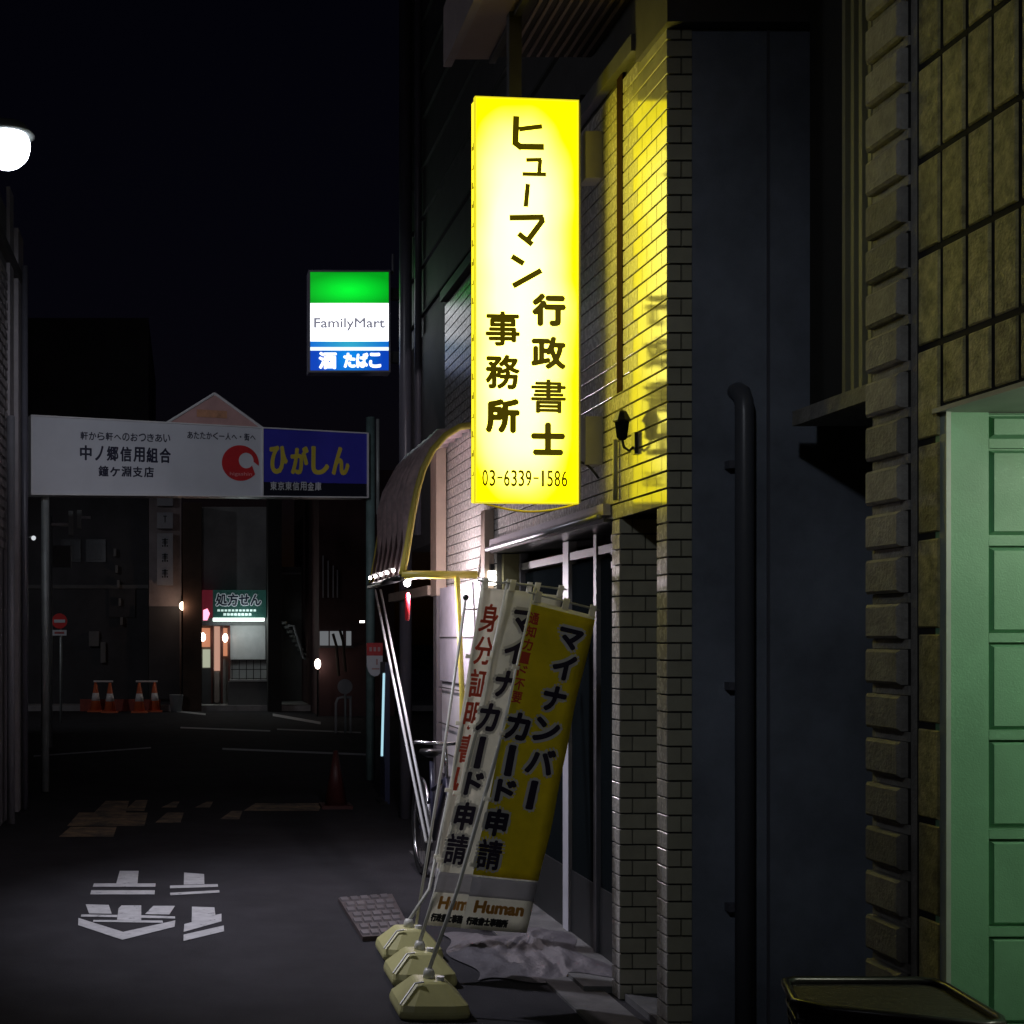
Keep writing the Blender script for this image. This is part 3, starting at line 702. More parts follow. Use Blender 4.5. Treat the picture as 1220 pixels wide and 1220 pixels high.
# door mat of rubber blocks on the road edge
mat_t = thing('door_mat', 'dark rubber grid mat lying on the asphalt left of the banner bases', 'mat', (1.1, 7.6, 0))
m0, m1, m2, m3 = G(403, 1075), G(467, 1070), G(492, 1118), G(432, 1122)
PM = [m0, m1, m2, m3]
def mp(u, v, z): 
    p = (PM[0] * (1 - u) + PM[1] * u) * (1 - v) + (PM[3] * (1 - u) + PM[2] * u) * v
    return Vector((p.x, p.y, z))
MB().hexa([mp(0, 0, .001), mp(1, 0, .001), mp(1, 1, .001), mp(0, 1, .001)], [mp(0, 0, .026), mp(1, 0, .026), mp(1, 1, .026), mp(0, 1, .026)]).build('mat_base', M('mat_rubber', (.06, .045, .045), .6), mat_t)
mtm = M('mat_block_rubber', (.09, .08, .085), .55, rand=.2)
for j in range(7):
    for i in range(5):
        u0 = (i + .06 + (.5 if j % 2 else 0) * .6) / 5.4; u1 = u0 + .15; v0 = (j + .12) / 7; v1 = v0 + .105
        if u1 > 1: continue
        MB().hexa([mp(u0, v0, .0255), mp(u1, v0, .0255), mp(u1, v1, .0255), mp(u0, v1, .0255)], [mp(u0 + .01, v0 + .01, .036), mp(u1 - .01, v0 + .01, .036), mp(u1 - .01, v1 - .01, .036), mp(u0 + .01, v1 - .01, .036)]).build('mat_block', mtm, mat_t)

# ================================================================== WIRE BASKET (bottom right)
wb = thing('wire_basket', 'black wire basket with a rolled rim in front of the stone tiled corner', 'basket', (1.65, 3.2, 0))
bz = .73
z1 = .73
FPT = [(1.372, 3.02), (1.385, 3.0), (1.42, 2.96), (1.69, 2.84), (1.735, 2.85), (1.755, 2.89), (1.79, 3.15), (1.785, 3.195), (1.75, 3.21), (1.46, 3.215), (1.432, 3.20), (1.42, 3.17)]
fc = (sum(q[0] for q in FPT) / 12, sum(q[1] for q in FPT) / 12)
def fp(k, z): return [(fc[0] + (x - fc[0]) * k, fc[1] + (y - fc[1]) * k, z) for x, y in FPT]
MB().tube(fp(1, z1), .011, 8, closed=True).build('rim', black_m, wb, smooth=True)
MB().tube(fp(.985, z1 - .04), .0045, 6, closed=True).build('hoop', black_m, wb, smooth=True)
wm = MB()
for k in range(8): wm.tube(fp(.975 - .012 * k, z1 - .07 - .035 * k), .0022, 5, closed=True)
for i in range(12):
    for q in (0, .33, .66):
        p0 = Vector(fp(1, z1)[i]).lerp(Vector(fp(1, z1)[(i + 1) % 12]), q); p1 = Vector(fp(.88, .44)[i]).lerp(Vector(fp(.88, .44)[(i + 1) % 12]), q)
        if q and (Vector(FPT[i]) - Vector(FPT[(i + 1) % 12])).length < .1: continue
        n_ = 1 if q == 0 else 3
        for h_ in range(n_):
            t_ = (q + h_ * .11); wm.tube([Vector(fp(1, z1)[i]).lerp(Vector(fp(1, z1)[(i + 1) % 12]), t_), Vector(fp(.88, .44)[i]).lerp(Vector(fp(.88, .44)[(i + 1) % 12]), t_)], .0022, 5)
wm.build('wire_mesh', black_m, wb, kind='stuff')
MB().hexa(fp(.94, z1 - .035), fp(.97, z1 - .006)).build('lid', M('black_cover', (.01, .009, .009), .6, bump=.004, bscale=60), wb)
MB().hexa(fp(.80, .45), fp(.88, z1 - .06)).build('bag_inside', M('black_bag', (.015, .015, .015), .3, bump=.01, bscale=20), wb)
for i in (0, 3, 6, 9):
    q = fp(.86, 0)[i]; MB().tube([(q[0], q[1], 0), (q[0], q[1], .46)], .01, 8).build('leg', black_m, wb)

# ================================================================== STREET LAMPS
def street_lamp(x, y, z, label, wx):
    t = thing('street_lamp', label, 'street lamp', (wx, y, 0), 'street lamps on the left side')
    MB().tube([(wx, y, 0), (wx, y, z + .25)], .05, 12, taper=.035).build('pole', steel, t, smooth=True)
    MB().tube([(wx, y, z + .18), (wx + (x - wx) * .5, y, z + .22), (x, y, z + .13)], .02, 8).build('arm', steel, t, smooth=True)
    MB().lathe((x, y, z), [(.03, .14), (.10, .12), (.15, .07), (.155, .06)], 18).build('lamp_hood', steel, t, smooth=True)
    MB().ball((x, y, z), .13, 18, 11, .95).build('lamp_globe', E_('street_lamp_glow', (.86, .9, 1), 22), t, smooth=True)
    return t
LY = 7.4; LZ = EYE + (HY - 175) * LY / F; LX = (8 - VX) * LY / F
street_lamp(LX, LY, LZ, 'glaring white street lamp at the upper left edge over the lane', -1.45)
lamp('street_lamp_light', (LX, LY, LZ - .25), 540, (.88, .87, 1), 'SPOT', .12, aim=(1.0, 7.35, 0.3), cone=72, blend=1.0)
lamp('street_lamp_spill', (LX + .1, LY + .3, LZ - .05), 190, (.86, .88, 1), 'SPOT', .12, aim=(.5, 13.8, 3.6), cone=58, blend=.9)
street_lamp(-1.2, -1.2, 4.8, 'unseen white street lamp added on the left behind the viewer as fill light', -1.6)
lamp('rear_fill_light', (-1.2, -1.2, 4.5), 140, (.84, .9, 1), 'SPOT', .12, aim=(1.7, 6.0, 1.7), cone=37, blend=1.0)  # unseen lamp added behind the camera to fill the surfaces facing it

# ================================================================== LEFT BUILDING
lft = thing('left_building', 'grey building at the left edge with tile cladding and pale corner strips', 'building', (-2.5, 11, 0))
pale = M('pale_corner_render', (.3, .28, .29), .8, var=.15); 
MB().box(-4.5, -1.52, 6, 12.3, 0, 5.2).build('wall', M('grey_cladding', (.14, .13, .14), .8, var=.2), lft)
MB().box(-1.52, -1.48, 11.95, 12.32, 0, 5.2).build('corner_strip', pale, lft)
MB().box(-1.52, -1.49, 11.45, 11.7, 0, 5.4).build('corner_strip', pale, lft)
MB().box(-4.5, -1.46, 6, 12.3, 4.75, 4.83).build('cornice', dark_wall, lft)
ls = MB()
for r in range(28):
    for c in range(22):
        z = 2.3 + r * .085; y = 9.6 + c * .085 + (.04 if r % 2 else 0); ls.box(-1.52, -1.505 - .004 * random.random(), y, y + .07, z, z + .055)
ls.build('cladding_tiles', M('left_tile', (.22, .2, .2), .6, var=.3), lft, kind='stuff')
MB().tube([(-1.44, 12.1, 0), (-1.44, 12.1, 4.9)], .03, 10).build('downpipe', pipe_m, lft, smooth=True)
MB().tube([(-1.45, 11.2, 0), (-1.45, 11.2, 3.4)], .035, 10).build('downpipe', M('pipe_light', (.2, .2, .22), .5), lft, smooth=True)

# ================================================================== STREET ARCH SIGN
PG = Panel(Q(38, 496, 120), Q(437, 517, 110), Q(437, 592, 110), Q(38, 588, 120), (38, 496, 437, 592))
g = thing('street_arch_sign', 'white and blue banner sign spanning the lane between two poles with a pink gable', 'sign', (0, 14, 0))
gw = M('sign_white', (.62, .64, .68), .45, var=.06, scale=2); fr = MB()
m = MB(); PG.slab(m, 38, 496, 304.6, 592, 0, -.2); m.build('white_board', gw, g)
m = MB(); PG.slab(m, 305.4, 496, 437, 572, 0, -.2); m.build('blue_board', M('sign_blue', (.045, .045, .42), .45, var=.06), g)
m = MB(); PG.slab(m, 305.4, 572.2, 437, 592, 0, -.2); m.build('black_board', M('sign_black', (.008, .009, .02), .45), g)
for (x0, y0, x1, y1) in ((37, 494.3, 438, 496), (37, 592, 438, 593.8), (36.6, 494.5, 38, 593.5), (437, 494.5, 438.6, 593.5), (304.4, 496.1, 305.6, 591.9)):
    m = MB(); PG.slab(m, x0, y0, x1, y1, .02, -.2); m.build('frame_rail', white_m, g)
def gp(px, py):             # photo pixel -> board coordinates
    t = (px - 38) / 399; top = 496 + 21 * t; bot = 588 + 4 * t
    # perspective along the board
    s_ = 120 - 10 * t; tt = t
    return px, 496 + (py - top) / (bot - top) * 96
def gtext(mb, body, x0, y0, x1, y1, bold=.3, slope=0):
    n = len(body); w_ = (x1 - x0) / n
    for k, ch in enumerate(body):
        if ch in ' 　': continue
        a_, b_ = gp(x0 + w_ * k, y0 + slope * (x0 + w_ * k - x0)), gp(x0 + w_ * (k + 1), y1 + slope * (x0 + w_ * k - x0))
        pad = w_ * .06
        if ch == 'ノ': pad = w_ * .18
        yy0, yy1 = a_[1], b_[1]
        if ch in '一': yy0, yy1 = (yy0 + yy1) / 2 - .7, (yy0 + yy1) / 2 + .7
        if ch in '・': yy0, yy1 = (yy0 + yy1) / 2 - 1.2, (yy0 + yy1) / 2 + 1.2; pad = w_ * .36
        if ch in 'へ': yy0 += (yy1 - yy0) * .25; yy1 -= (yy1 - yy0) * .2
        if ch in 'ヶ': yy0 += (yy1 - yy0) * .1
        text(mb, PG, ch, a_[0] + pad, yy0, b_[0] - pad, yy1, bold, .004)
navy_s = M('sign_navy_ink', (.012, .014, .04), .5)
m = MB(); gtext(m, '軒から軒へのおつきあい', 91, 514, 195, 524, .22, .03); m.build('slogan_lettering', navy_s, g); m = MB(); gtext(m, '中ノ郷信用組合', 90, 530, 196, 548.5, .55, .035); m.build('name_lettering', navy_s, g)
m = MB(); gtext(m, '鐘ヶ淵支店', 111, 554.5, 176, 567.5, .4, .025); m.build('branch_lettering', navy_s, g)
m = MB(); gtext(m, 'あたたかく一人へ・街へ', 214, 513.5, 297, 522.5, .2, .035); m.build('lettering', navy_s, g)
m = MB(); gtext(m, 'ひがしん', 312, 530, 416, 565, 1.5, .02); m.build('yellow_lettering', M('sign_yellow_ink', (.62, .5, .06), .5), g)
m = MB(); gtext(m, '東京東信用金庫', 314, 573.5, 379, 584, .22, .01); m.build('white_lettering', M('sign_white_ink', (.6, .62, .62), .5), g)
red_s = M('sign_red', (.55, .025, .03), .45); m = MB()
cx, cy = gp(278, 551.5); hx, hy = gp(285, 548.5)
ns = 48
for k in range(ns):
    a0, a1 = 2 * math.pi * k / ns, 2 * math.pi * (k + 1) / ns
    if .08 < a0 < .55: continue
    P_ = [(cx + 22.5 * math.cos(a0), cy + 25 * math.sin(a0)), (cx + 22.5 * math.cos(a1), cy + 25 * math.sin(a1)), (hx + 9 * math.cos(a1), hy + 11 * math.sin(a1)), (hx + 9 * math.cos(a0), hy + 11 * math.sin(a0))]
    m.add([PG.at(x, y, .005) for x, y in P_], [(0, 1, 2, 3)])
m.build('red_emblem', red_s, g)
m = MB(); a_ = gp(265, 562); b_ = gp(292, 568); text(m, PG, 'higashin', a_[0], a_[1], b_[0], b_[1], .1, .008); m.build('emblem_lettering', M('sign_pink_ink', (.7, .3, .3), .5), g)
# gable
m = MB(); tri = [(190, 494.3), (247, 455), (305, 494.3)]
def gq(px, py): t = (px - 38) / 399; return px, 496 + (py - (496 + 21 * t)) * 96 / (92 - 17 * t)
tri = [gq(190, 503.5), gq(247, 468), gq(305, 509.5)]
m.hexa([PG.at(x, y, -.18) for x, y in tri], [PG.at(x, y, -.01) for x, y in tri]); m.build('pink_gable', M('pink_gable', (.5, .3, .28), .6, var=.25, scale=1.5), g)
for (p, q) in ((0, 1), (1, 2)): MB().tube([PG.at(*tri[p], 0), PG.at(*tri[q], 0)], .014, 6).build('gable_edge', white_m, g)
m = MB(); a_ = gq(226, 487); b_ = gq(262, 498); m2_ = [a_, (b_[0], a_[1]), b_, (a_[0], b_[1])]; PG.poly(m, m2_, .0, .006); m.build('orange_glow_patch', M('orange_glow_patch', (.5, .25, .14), .6, var=.6, scale=4), g)  # orange glow painted on the gable as a flat patch
pl_ = G(52, 945); ptop = Q(52, 606, 119)
MB().tube([(pl_.x, pl_.y + .15, 0), (pl_.x, pl_.y + .15, 3.6)], .042, 12).build('pole', steel, g, smooth=True)
pr = Q(441, 495, 110)
MB().tube([(pr.x + .02, pr.y + .12, 0), (pr.x + .02, pr.y + .12, pr.z)], .05, 12).build('pole', M('teal_pole', (.13, .2, .19), .55, var=.35, scale=5), g, smooth=True)
MB().tube([(pr.x + .1, pr.y + .12, 2.9), (pr.x + .1, pr.y + .12, pr.z - .02)], .02, 8).build('pole_sleeve', steel, g, smooth=True)
# plate on the right pole: red over white rounded
ps = thing('pole_plate_sign', 'small red and white plate sign with a rounded foot on the teal pole', 'sign', Q(446, 806, 112))
PP = Panel(Q(437, 766, 112), Q(456, 766, 112), Q(456, 806, 112), Q(437, 806, 112), (437, 766, 456, 806))
m = MB(); PP.slab(m, 437, 766, 456, 781, .0, -.02); m.build('red_plate', red_s, ps)
m = MB(); pts = [(437, 781.2), (456, 781.2), (456, 795), (454, 801), (450, 805), (446, 806), (442, 804), (439, 800), (437, 793)]; PP.poly(m, pts, 0, .02); m.build('white_plate', gw, ps)
m = MB()
for k in range(3): PP.poly(m, [(440 + 5 * k, 771), (443 + 5 * k, 771), (443 + 5 * k, 776), (440 + 5 * k, 776)], .003)
PP.poly(m, [(443, 796), (452, 796), (452, 797.6), (443, 797.6)], .003); PP.poly(m, [(448, 785), (450, 785), (450, 792), (448, 792)], .003); m.build('plate_marks', M('plate_pink', (.5, .3, .3), .6), ps)

# lit vertical strip behind the pole
a = Q(455, 905, 128); b = Q(458, 802, 128)
vs_ = thing('lit_strip_sign', 'slim vertical light strip glowing pale cyan beside the teal pole', 'light strip', (a.x, a.y, 0))
MB().tube([(a.x, a.y, .45), (b.x - .004, a.y, b.z)], .011, 8).build('tube', E_('cyan_strip', (.5, .85, 1), .85), vs_)
MB().box(b.x + .004, b.x + .05, a.y, a.y + .3, 0, b.z + .1).build('cabinet', M('navy_cabinet', (.02, .03, .08), .4), vs_)
MB().box(a.x - .02, a.x + .05, a.y - .02, a.y + .3, 0, .03).build('foot', black_m, vs_)

# ================================================================== CONVENIENCE STORE SIGN
PF = Panel(Q(367.5, 322, 133), Q(465, 322, 133), Q(465, 444, 133), Q(367.5, 444, 133), (367.5, 322, 465, 444))
fs_ = thing('convenience_store_sign', 'lit green, white and blue projecting shop sign on the dark building', 'sign', Q(420, 444, 133))
m = MB(); PF.slab(m, 367.5, 322, 465, 444, -.005, -.16); m.build('sign_case', M('grey_case', (.25, .25, .3), .5), fs_)
for (x0, y0, x1, y1) in ((367.5, 322, 465, 324.3), (367.5, 441.6, 465, 444), (367.5, 324.3, 369.5, 441.6), (463, 324.3, 465, 441.6)):
    m = MB(); PF.slab(m, x0, y0, x1, y1, .012, -.005); m.build('frame_rail', alu_dull, fs_)
def hot(name, c0, c1, s0, s1, cz, rx, rz):
    m = bpy.data.materials.new(name); m.use_nodes = True; t = m.node_tree; b = t.nodes['Principled BSDF']; L = t.links.new
    b.inputs['Base Color'].default_value = (*[x * .5 for x in c1], 1)
    g_ = t.nodes.new('ShaderNodeNewGeometry'); mp_ = t.nodes.new('ShaderNodeMapping'); mp_.vector_type = 'TEXTURE'
    ce = PF.at(416, cz); mp_.inputs[1].default_value = ce; mp_.inputs[3].default_value = (rx, 1, rz)
    L(g_.outputs['Position'], mp_.inputs[0]); gr = t.nodes.new('ShaderNodeTexGradient'); gr.gradient_type = 'SPHERICAL'; L(mp_.outputs[0], gr.inputs[0])
    cr_ = t.nodes.new('ShaderNodeValToRGB'); L(gr.outputs[0], cr_.inputs[0]); e = cr_.color_ramp.elements; e[0].color = (*c1, 1); e[1].color = (*c0, 1); e[1].position = .9
    ms = t.nodes.new('ShaderNodeMapRange'); ms.inputs[3].default_value = s1; ms.inputs[4].default_value = s0; L(gr.outputs[0], ms.inputs[0])
    L(cr_.outputs[0], b.inputs['Emission Color']); L(ms.outputs[0], b.inputs['Emission Strength']); return m
for nm, y0, y1, mt in (('green_panel', 324.4, 361, hot('lit_green', (0, 1, .035), (0, .42, .012), 1.0, .8, 346, .42, .16)), ('white_panel', 361.4, 406.6, hot('lit_white', (1, 1, 1), (.85, .9, 1), 3.2, 1.6, 384, .5, .3)),
                       ('blue_band', 407, 413.4, hot('lit_blue_band', (.03, .42, .62), (.0, .14, .75), .9, .8, 410, .4, .3)), ('white_band', 413.7, 417.5, E_('lit_white_band', (.8, .95, 1), 1.3)), ('blue_panel', 418, 441.5, hot('lit_blue', (0, .25, .8), (0, .06, .55), 1.0, .8, 425, .3, .3))):
    m = MB(); PF.slab(m, 369.6, y0, 462.9, y1, .006, -.004); m.build(nm, mt, fs_)
m = MB(); text(m, PF, 'FamilyMart', 374, 379, 458.5, 394.5, .42, .009); m.build('grey_lettering', M('lit_grey_ink', (.05, .05, .06), .5, emit=(.6, .6, .75), es=.33), fs_)
m = MB(); text(m, PF, '酒', 379.5, 419.5, 401, 440, 1.0, .009)
for k, ch in enumerate('たばこ'): text(m, PF, ch, 409 + 15.2 * k, 420.5, 423.6 + 15.2 * k, 438.5, 1.0, .009)
m.build('white_lettering', E_('lit_white_ink', (.95, .98, 1), 1.6), fs_)
MB().box(PF.c[1].x, 1.97, PF.c[1].y + .04, PF.c[1].y + .1, PF.c[1].z - .25, PF.c[1].z - .15).build('bracket', black_m, fs_)
MB().tube([PF.c[1] + Vector((.03, .05, -.02)), PF.c[1] + Vector((.03, .05, .16))], .012, 8).build('finial', alu_dull, fs_)
MB().box(PF.c[1].x, 1.97, PF.c[1].y + .04, PF.c[1].y + .1, PF.c[2].z + .1, PF.c[2].z + .2).build('bracket', black_m, fs_)

# ================================================================== CONE AND BICYCLE BEHIND THE BANNERS
def cone(px, py, h, label, mat, stripe, grp=None):
    p = G(px, py); t = thing('traffic_cone', label, 'traffic cone', p, grp)
    MB().box(p.x - h * .27, p.x + h * .27, p.y - h * .27, p.y + h * .27, 0, .03).build('cone_base', mat, t)
    MB().lathe(p + Vector((0, 0, .03)), [(h * .2, 0), (h * .04, h - .03)], 14).build('cone_body', mat, t, smooth=True)
    if stripe:
        MB().lathe(p + Vector((0, 0, h * .38)), [(h * .148, 0), (h * .104, h * .26)], 14).build('reflective_band', stripe, t, smooth=True)
    return t
redc = M('cone_red', (.06, .012, .01), .5, var=.2)
cone(400, 962, .52, 'dark red traffic cone standing by the right pole', redc, None)
bk = thing('bicycle', 'dark parked bicycle with chrome mudguards behind the banners', 'bicycle', (1.45, 8.2, 0))
chrome = M('chrome', (.6, .6, .62), .2, metal=1)
def wheel(cx_, cy_, r):
    def circ(rad): return [(cx_ + .1 * math.cos(2 * math.pi * k / 28) * 0, cy_ + rad * math.cos(2 * math.pi * k / 28), r + .01 + rad * math.sin(2 * math.pi * k / 28)) for k in range(28)]
    wh = MB().tube(circ(r - .015), .018, 8, closed=True).build('wheel', black_m, bk, smooth=True)
    MB().tube(circ(r - .045), .008, 6, closed=True).build('rim', chrome, wh, smooth=True)
    sp = MB()
    for k in range(16):
        t = 2 * math.pi * k / 16; sp.tube([(cx_, cy_, r + .01), (cx_, cy_ + (r - .045) * math.cos(t), r + .01 + (r - .045) * math.sin(t))], .0012, 4)
    sp.build('spokes', chrome, wh)
    MB().tube([(cx_, cy_ + (r + .02) * math.cos(R(a)), r + .01 + (r + .02) * math.sin(R(a))) for a in range(20, 171, 10)], .012, 6).build('mudguard', chrome, bk, smooth=True)
wheel(1.55, 7.75, .3); wheel(1.55, 8.8, .3)
MB().tube([(1.55, 8.8, .31), (1.55, 8.35, .3), (1.55, 8.42, .78)], .016, 8).tube([(1.55, 8.35, .3), (1.55, 7.95, .72)], .016, 8).tube([(1.55, 8.4, .6), (1.55, 7.95, .72), (1.55, 7.75, .31)], .014, 8).tube([(1.55, 8.8, .31), (1.55, 8.4, .6)], .01, 8).build('frame', M('bike_frame', (.03, .03, .05), .3), bk, smooth=True)
MB().tube([(1.55, 7.95, .72), (1.55, 7.98, .92)], .012, 8).tube([(1.33, 8.12, .9), (1.38, 8.0, .93), (1.55, 7.96, .92), (1.72, 8.0, .93), (1.77, 8.12, .9)], .011, 8).build('handlebar', chrome, bk, smooth=True)
MB().lathe((1.55, 8.45, .8), [(.03, 0), (.08, .03), (.07, .05)], 12).build('saddle', black_m, bk, smooth=True)

# ================================================================== FAR SIDE OF THE CROSSING STREET
S = 56.0; YF = F / S
def fx(px, s=S): return (px - VX) / s
def fz(py, s=S): return EYE + (HY - py) / s
dim = M('far_dark_render', (.05, .05, .055), .85, var=.3, scale=1.2)
dim2 = M('far_grey_render', (.12, .12, .12), .85, var=.3, scale=.8)
def fbox(x0, x1, y0p, y1p, name, mat, par, d0=0, d1=.05, s=S):
    return MB().box(fx(x0, s), fx(x1, s), F / s + d0, F / s + d1, fz(y1p, s), fz(y0p, s)).build(name, mat, par)
b1 = thing('dark_corner_house', 'unlit dark house behind the cones across the crossing', 'house', (fx(110), YF + 3, 0))
MB().box(-9, fx(176), YF + .6, YF + 8, 0, 8.5).build('wall', dim, b1)
fbox(100, 124, 640, 668, 'window', M('far_window', (.05, .055, .06), .2), b1, .56, .62); fbox(70, 94, 640, 668, 'window', MATS['far_window'], b1, .56, .62)
for xw in (74, 86, 104, 112): fbox(xw, xw + 7, 643, 665, 'window_pane', M('far_pane', (.09, .1, .11), .15), b1, .53, .56)
for zc in (700, 560, 520): MB().box(-9, fx(176), YF + .55, YF + .6, fz(zc), fz(zc) + .08).build('floor_band', dim2, b1)
fbox(128, 160, 700, 735, 'shutter', dim, b1, .56, .62)
fbox(104, 116, 752, 770, 'notice', M('far_notice', (.16, .16, .16), .7), b1, .5, .56); fbox(118, 124, 765, 790, 'notice', MATS['far_notice'], b1, .5, .56)
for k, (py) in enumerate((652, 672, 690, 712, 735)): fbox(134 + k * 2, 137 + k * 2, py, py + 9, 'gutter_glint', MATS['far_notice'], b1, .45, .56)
b2 = thing('sign_post_building', 'pale narrow building carrying a column of small vertical sign panels', 'building', (fx(195), YF + 2, 0))
MB().box(fx(177), fx(216), YF + .3, YF + 6, 0, fz(560)).build('wall', M('far_pale', (.26, .22, .22), .8, var=.35, scale=1.2), b2)
MB().box(fx(177), fx(214), YF + .22, YF + .3, 0, fz(722)).build('dark_entrance', dim, b2)
vsg = M('far_sign_panel', (.3, .31, .34), .6); vin = M('far_sign_ink', (.01, .01, .012), .6)
for (ya_, yb_) in ((590, 602), (610, 629), (635, 697)):
    o = fbox(187, 206, ya_, yb_, 'sign_panel', vsg, b2, .1, .25)
    if yb_ > 620:
        for yy in (([618]) if yb_ < 640 else (646, 664, 683)):
            mk = MB(); cxp = 196.5
            for (u0, v0, u1, v1) in ((-3.5, -4, 3.5, -3), (-3.5, 0, 3.5, 1), (-.8, -5, .8, 5), (-3.5, 3, -2, 5), (2, 3, 3.5, 5), (-3, -2, 3, -1.2)) if yb_ > 640 else ((-2, -4, 2, -3), (-.5, -3, .5, 4)):
                mk.box(fx(cxp + u0), fx(cxp + u1), YF + .09, YF + .1, fz(yy + v1), fz(yy + v0))
            mk.build('sign_glyph', vin, o)
b2l = thing('entrance_wall_lamp', 'warm wall lamp at the right edge of the pale narrow building', 'wall lamp', (fx(217), YF + .1, fz(724)))
MB().ball((fx(217.5), YF - .02, fz(722)), .07, 12, 8, 1.3).build('lamp_globe', E_('warm_far', (1, .72, .5), 9), b2l, smooth=True)
MB().box(fx(216.5), fx(218.5), YF + .03, YF + .28, fz(718), fz(716)).build('lamp_bracket', black_m, b2l)
lamp('entrance_lamp_light', (fx(217.5), YF - .35, fz(724)), 3, (1, .62, .45), size=.05)
tag(MB().box(fx(218), fx(240), YF - .25, YF + .5, 0, fz(600)).build('brown_pillar', M('far_brown', (.05, .03, .02), .8, var=.5, scale=1.5)), 'dark brown pillar left of the lit pharmacy entrance', 'pillar')

phm = thing('pharmacy', 'small pharmacy with a dark green sign over a lit entrance and railing', 'shop', (fx(280), YF + 1, 0))
MB().box(fx(241), fx(320), YF + .7, YF + 7, 0, fz(600)).build('wall', M('far_wall_grey', (.3, .3, .3), .85, var=.25, scale=1), phm)
PS = Panel(Q(241, 703, S), Q(317, 703, S), Q(317, 736, S), Q(241, 736, S), (241, 703, 317, 736))
m = MB(); PS.slab(m, 254, 703, 317, 736, 0, -.6); m.build('sign_board', M('pharmacy_green', (.02, .09, .07), .5, emit=(.02, .08, .07), es=.2), phm)
m = MB(); PS.slab(m, 241, 703, 253.5, 736, .02, -.6); m.build('side_sign', M('pharmacy_maroon', (.12, .02, .03), .5, emit=(.5, .04, .08), es=.12), phm)
m = MB(); text(m, PS, '処方せん', 256, 706, 312, 723, 1.5, .006); m.build('lettering_outline', M('far_white_ink', (.5, .55, .6), .6, emit=(.6, .7, .75), es=.22), phm)
m = MB(); text(m, PS, '処方せん', 257, 707, 311, 722, .45, .03); m.build('lettering', M('far_dark_ink', (.02, .03, .06), .6), phm)
m = MB()
for k in range(11): PS.poly(m, [(259 + 4.3 * k, 726), (262 + 4.3 * k, 726), (262 + 4.3 * k, 728.5), (259 + 4.3 * k, 728.5)], .01)
for k in range(8): PS.poly(m, [(266 + 4.3 * k, 730.5), (269.4 + 4.3 * k, 730.5), (269.4 + 4.3 * k, 733.5), (266 + 4.3 * k, 733.5)], .01)
m.build('small_print', M('far_white_ink2', (.5, .6, .6), .6, emit=(.7, 1, .9), es=.6), phm)
m = MB(); PS.slab(m, 254, 736.3, 315, 740, .02, -.25); m.build('light_bar', E_('far_light_bar', (.85, 1, .92), 3.2), phm)
m = MB(); PS.poly(m, [(242, 727), (247, 725), (250, 731), (247, 739), (242, 739)], .04, .03); m.build('neon_mark', E_('neon_pink', (1, .3, .45), 2.2), phm)
lamp('pharmacy_light', (fx(290), YF - .25, fz(745)), 10, (.9, 1, 1), size=.2)
fbox(275, 318, 745, 786, 'white_wall', M('far_white_wall', (.4, .4, .41), .7, var=.1), phm, .55, .7)
fbox(241, 275, 741, 745, 'lintel', dim, phm, .2, .7)
warm = E_('warm_interior', (1, .38, .2), .55); 
for (x0, x1, y0, y1, mt, nm) in ((241, 251, 748, 771, warm, 'lit_pane'), (242, 251, 774, 796, E_('pale_interior', (.9, .95, .7), .42), 'lit_pane'), (256, 263, 746, 800, E_('door_glow', (1, .55, .4), .5), 'lit_pane'), (267, 272, 748, 782, warm, 'lit_pane')):
    fbox(x0, x1, y0, y1, nm, mt, phm, .6, .66)
for x in (252, 264, 273): fbox(x, x + 2.4, 745, 848, 'door_post', M('door_dark_red', (.08, .02, .015), .6), phm, .5, .66)
for (x, y) in ((242, 759), (269, 760)):
    MB().ball((fx(x), YF + .4, fz(y)), .06, 10, 7, 1.6).build('entrance_lamp', E_('warm_far2', (1, .75, .6), 7), phm, smooth=True)
fbox(241, 252, 797, 848, 'lower_door', dim, phm, .5, .66)
fbox(256, 262, 801, 838, 'lit_step', M('step_pale', (.3, .24, .22), .7), phm, .45, .6)
for y in (786, 797, 808): fbox(275, 320, y, y + 1, 'hand_rail', black_m, phm, .0, .04)
for k in range(6): fbox(276 + k * 8.5, 277 + k * 8.5, 786, 812, 'baluster', black_m, phm, .0, .04)
fbox(272, 320, 812, 850, 'low_wall', dim2, phm, .0, .3)
fbox(274, 320, 809.5, 812, 'wall_coping', M('far_coping', (.3, .3, .3), .7), phm, -.04, .32)
tag(MB().box(fx(318), fx(334), YF - .4, YF + .2, 0, fz(560)).build('black_column', M('black_far', (.01, .01, .01), .8)), 'thick black column right of the pharmacy', 'column')
b3 = thing('stair_building', 'dark building with an outside stair between the black column and the lit windows', 'building', (fx(357), YF + 4, 0))
MB().box(fx(334), fx(380), YF + 2, YF + 8, 0, fz(676, 52)).build('wall', dim2, b3)
fbox(335, 368, 677, 679, 'roof_edge', M('far_edge', (.3, .3, .32), .7), b3, 1.9, 2)
for k in range(9): fbox(340 + k * 3.6, 345 + k * 3.6, 780 + k * 5.5 - 40, 783 + k * 5.5 - 40, 'stair_tread', M('far_step', (.14, .14, .14), .7), b3, .9, 1.5)
MB().tube([(fx(347), YF + .9, fz(745)), (fx(354), YF + .9, fz(745)), (fx(366), YF + .9, fz(785))], .03, 6).build('stair_rail', MATS['far_edge'], b3)
b4 = thing('lit_window_house', 'low dark red house with a pale lit window band at the right of the crossing', 'house', (fx(405, 60), F / 60 + 2, 0))
MB().box(fx(380, 60), fx(470, 60), F / 60, F / 60 + 6, 0, fz(560, 60)).build('wall', M('far_red_dark', (.07, .035, .035), .85, var=.35, scale=1), b4)
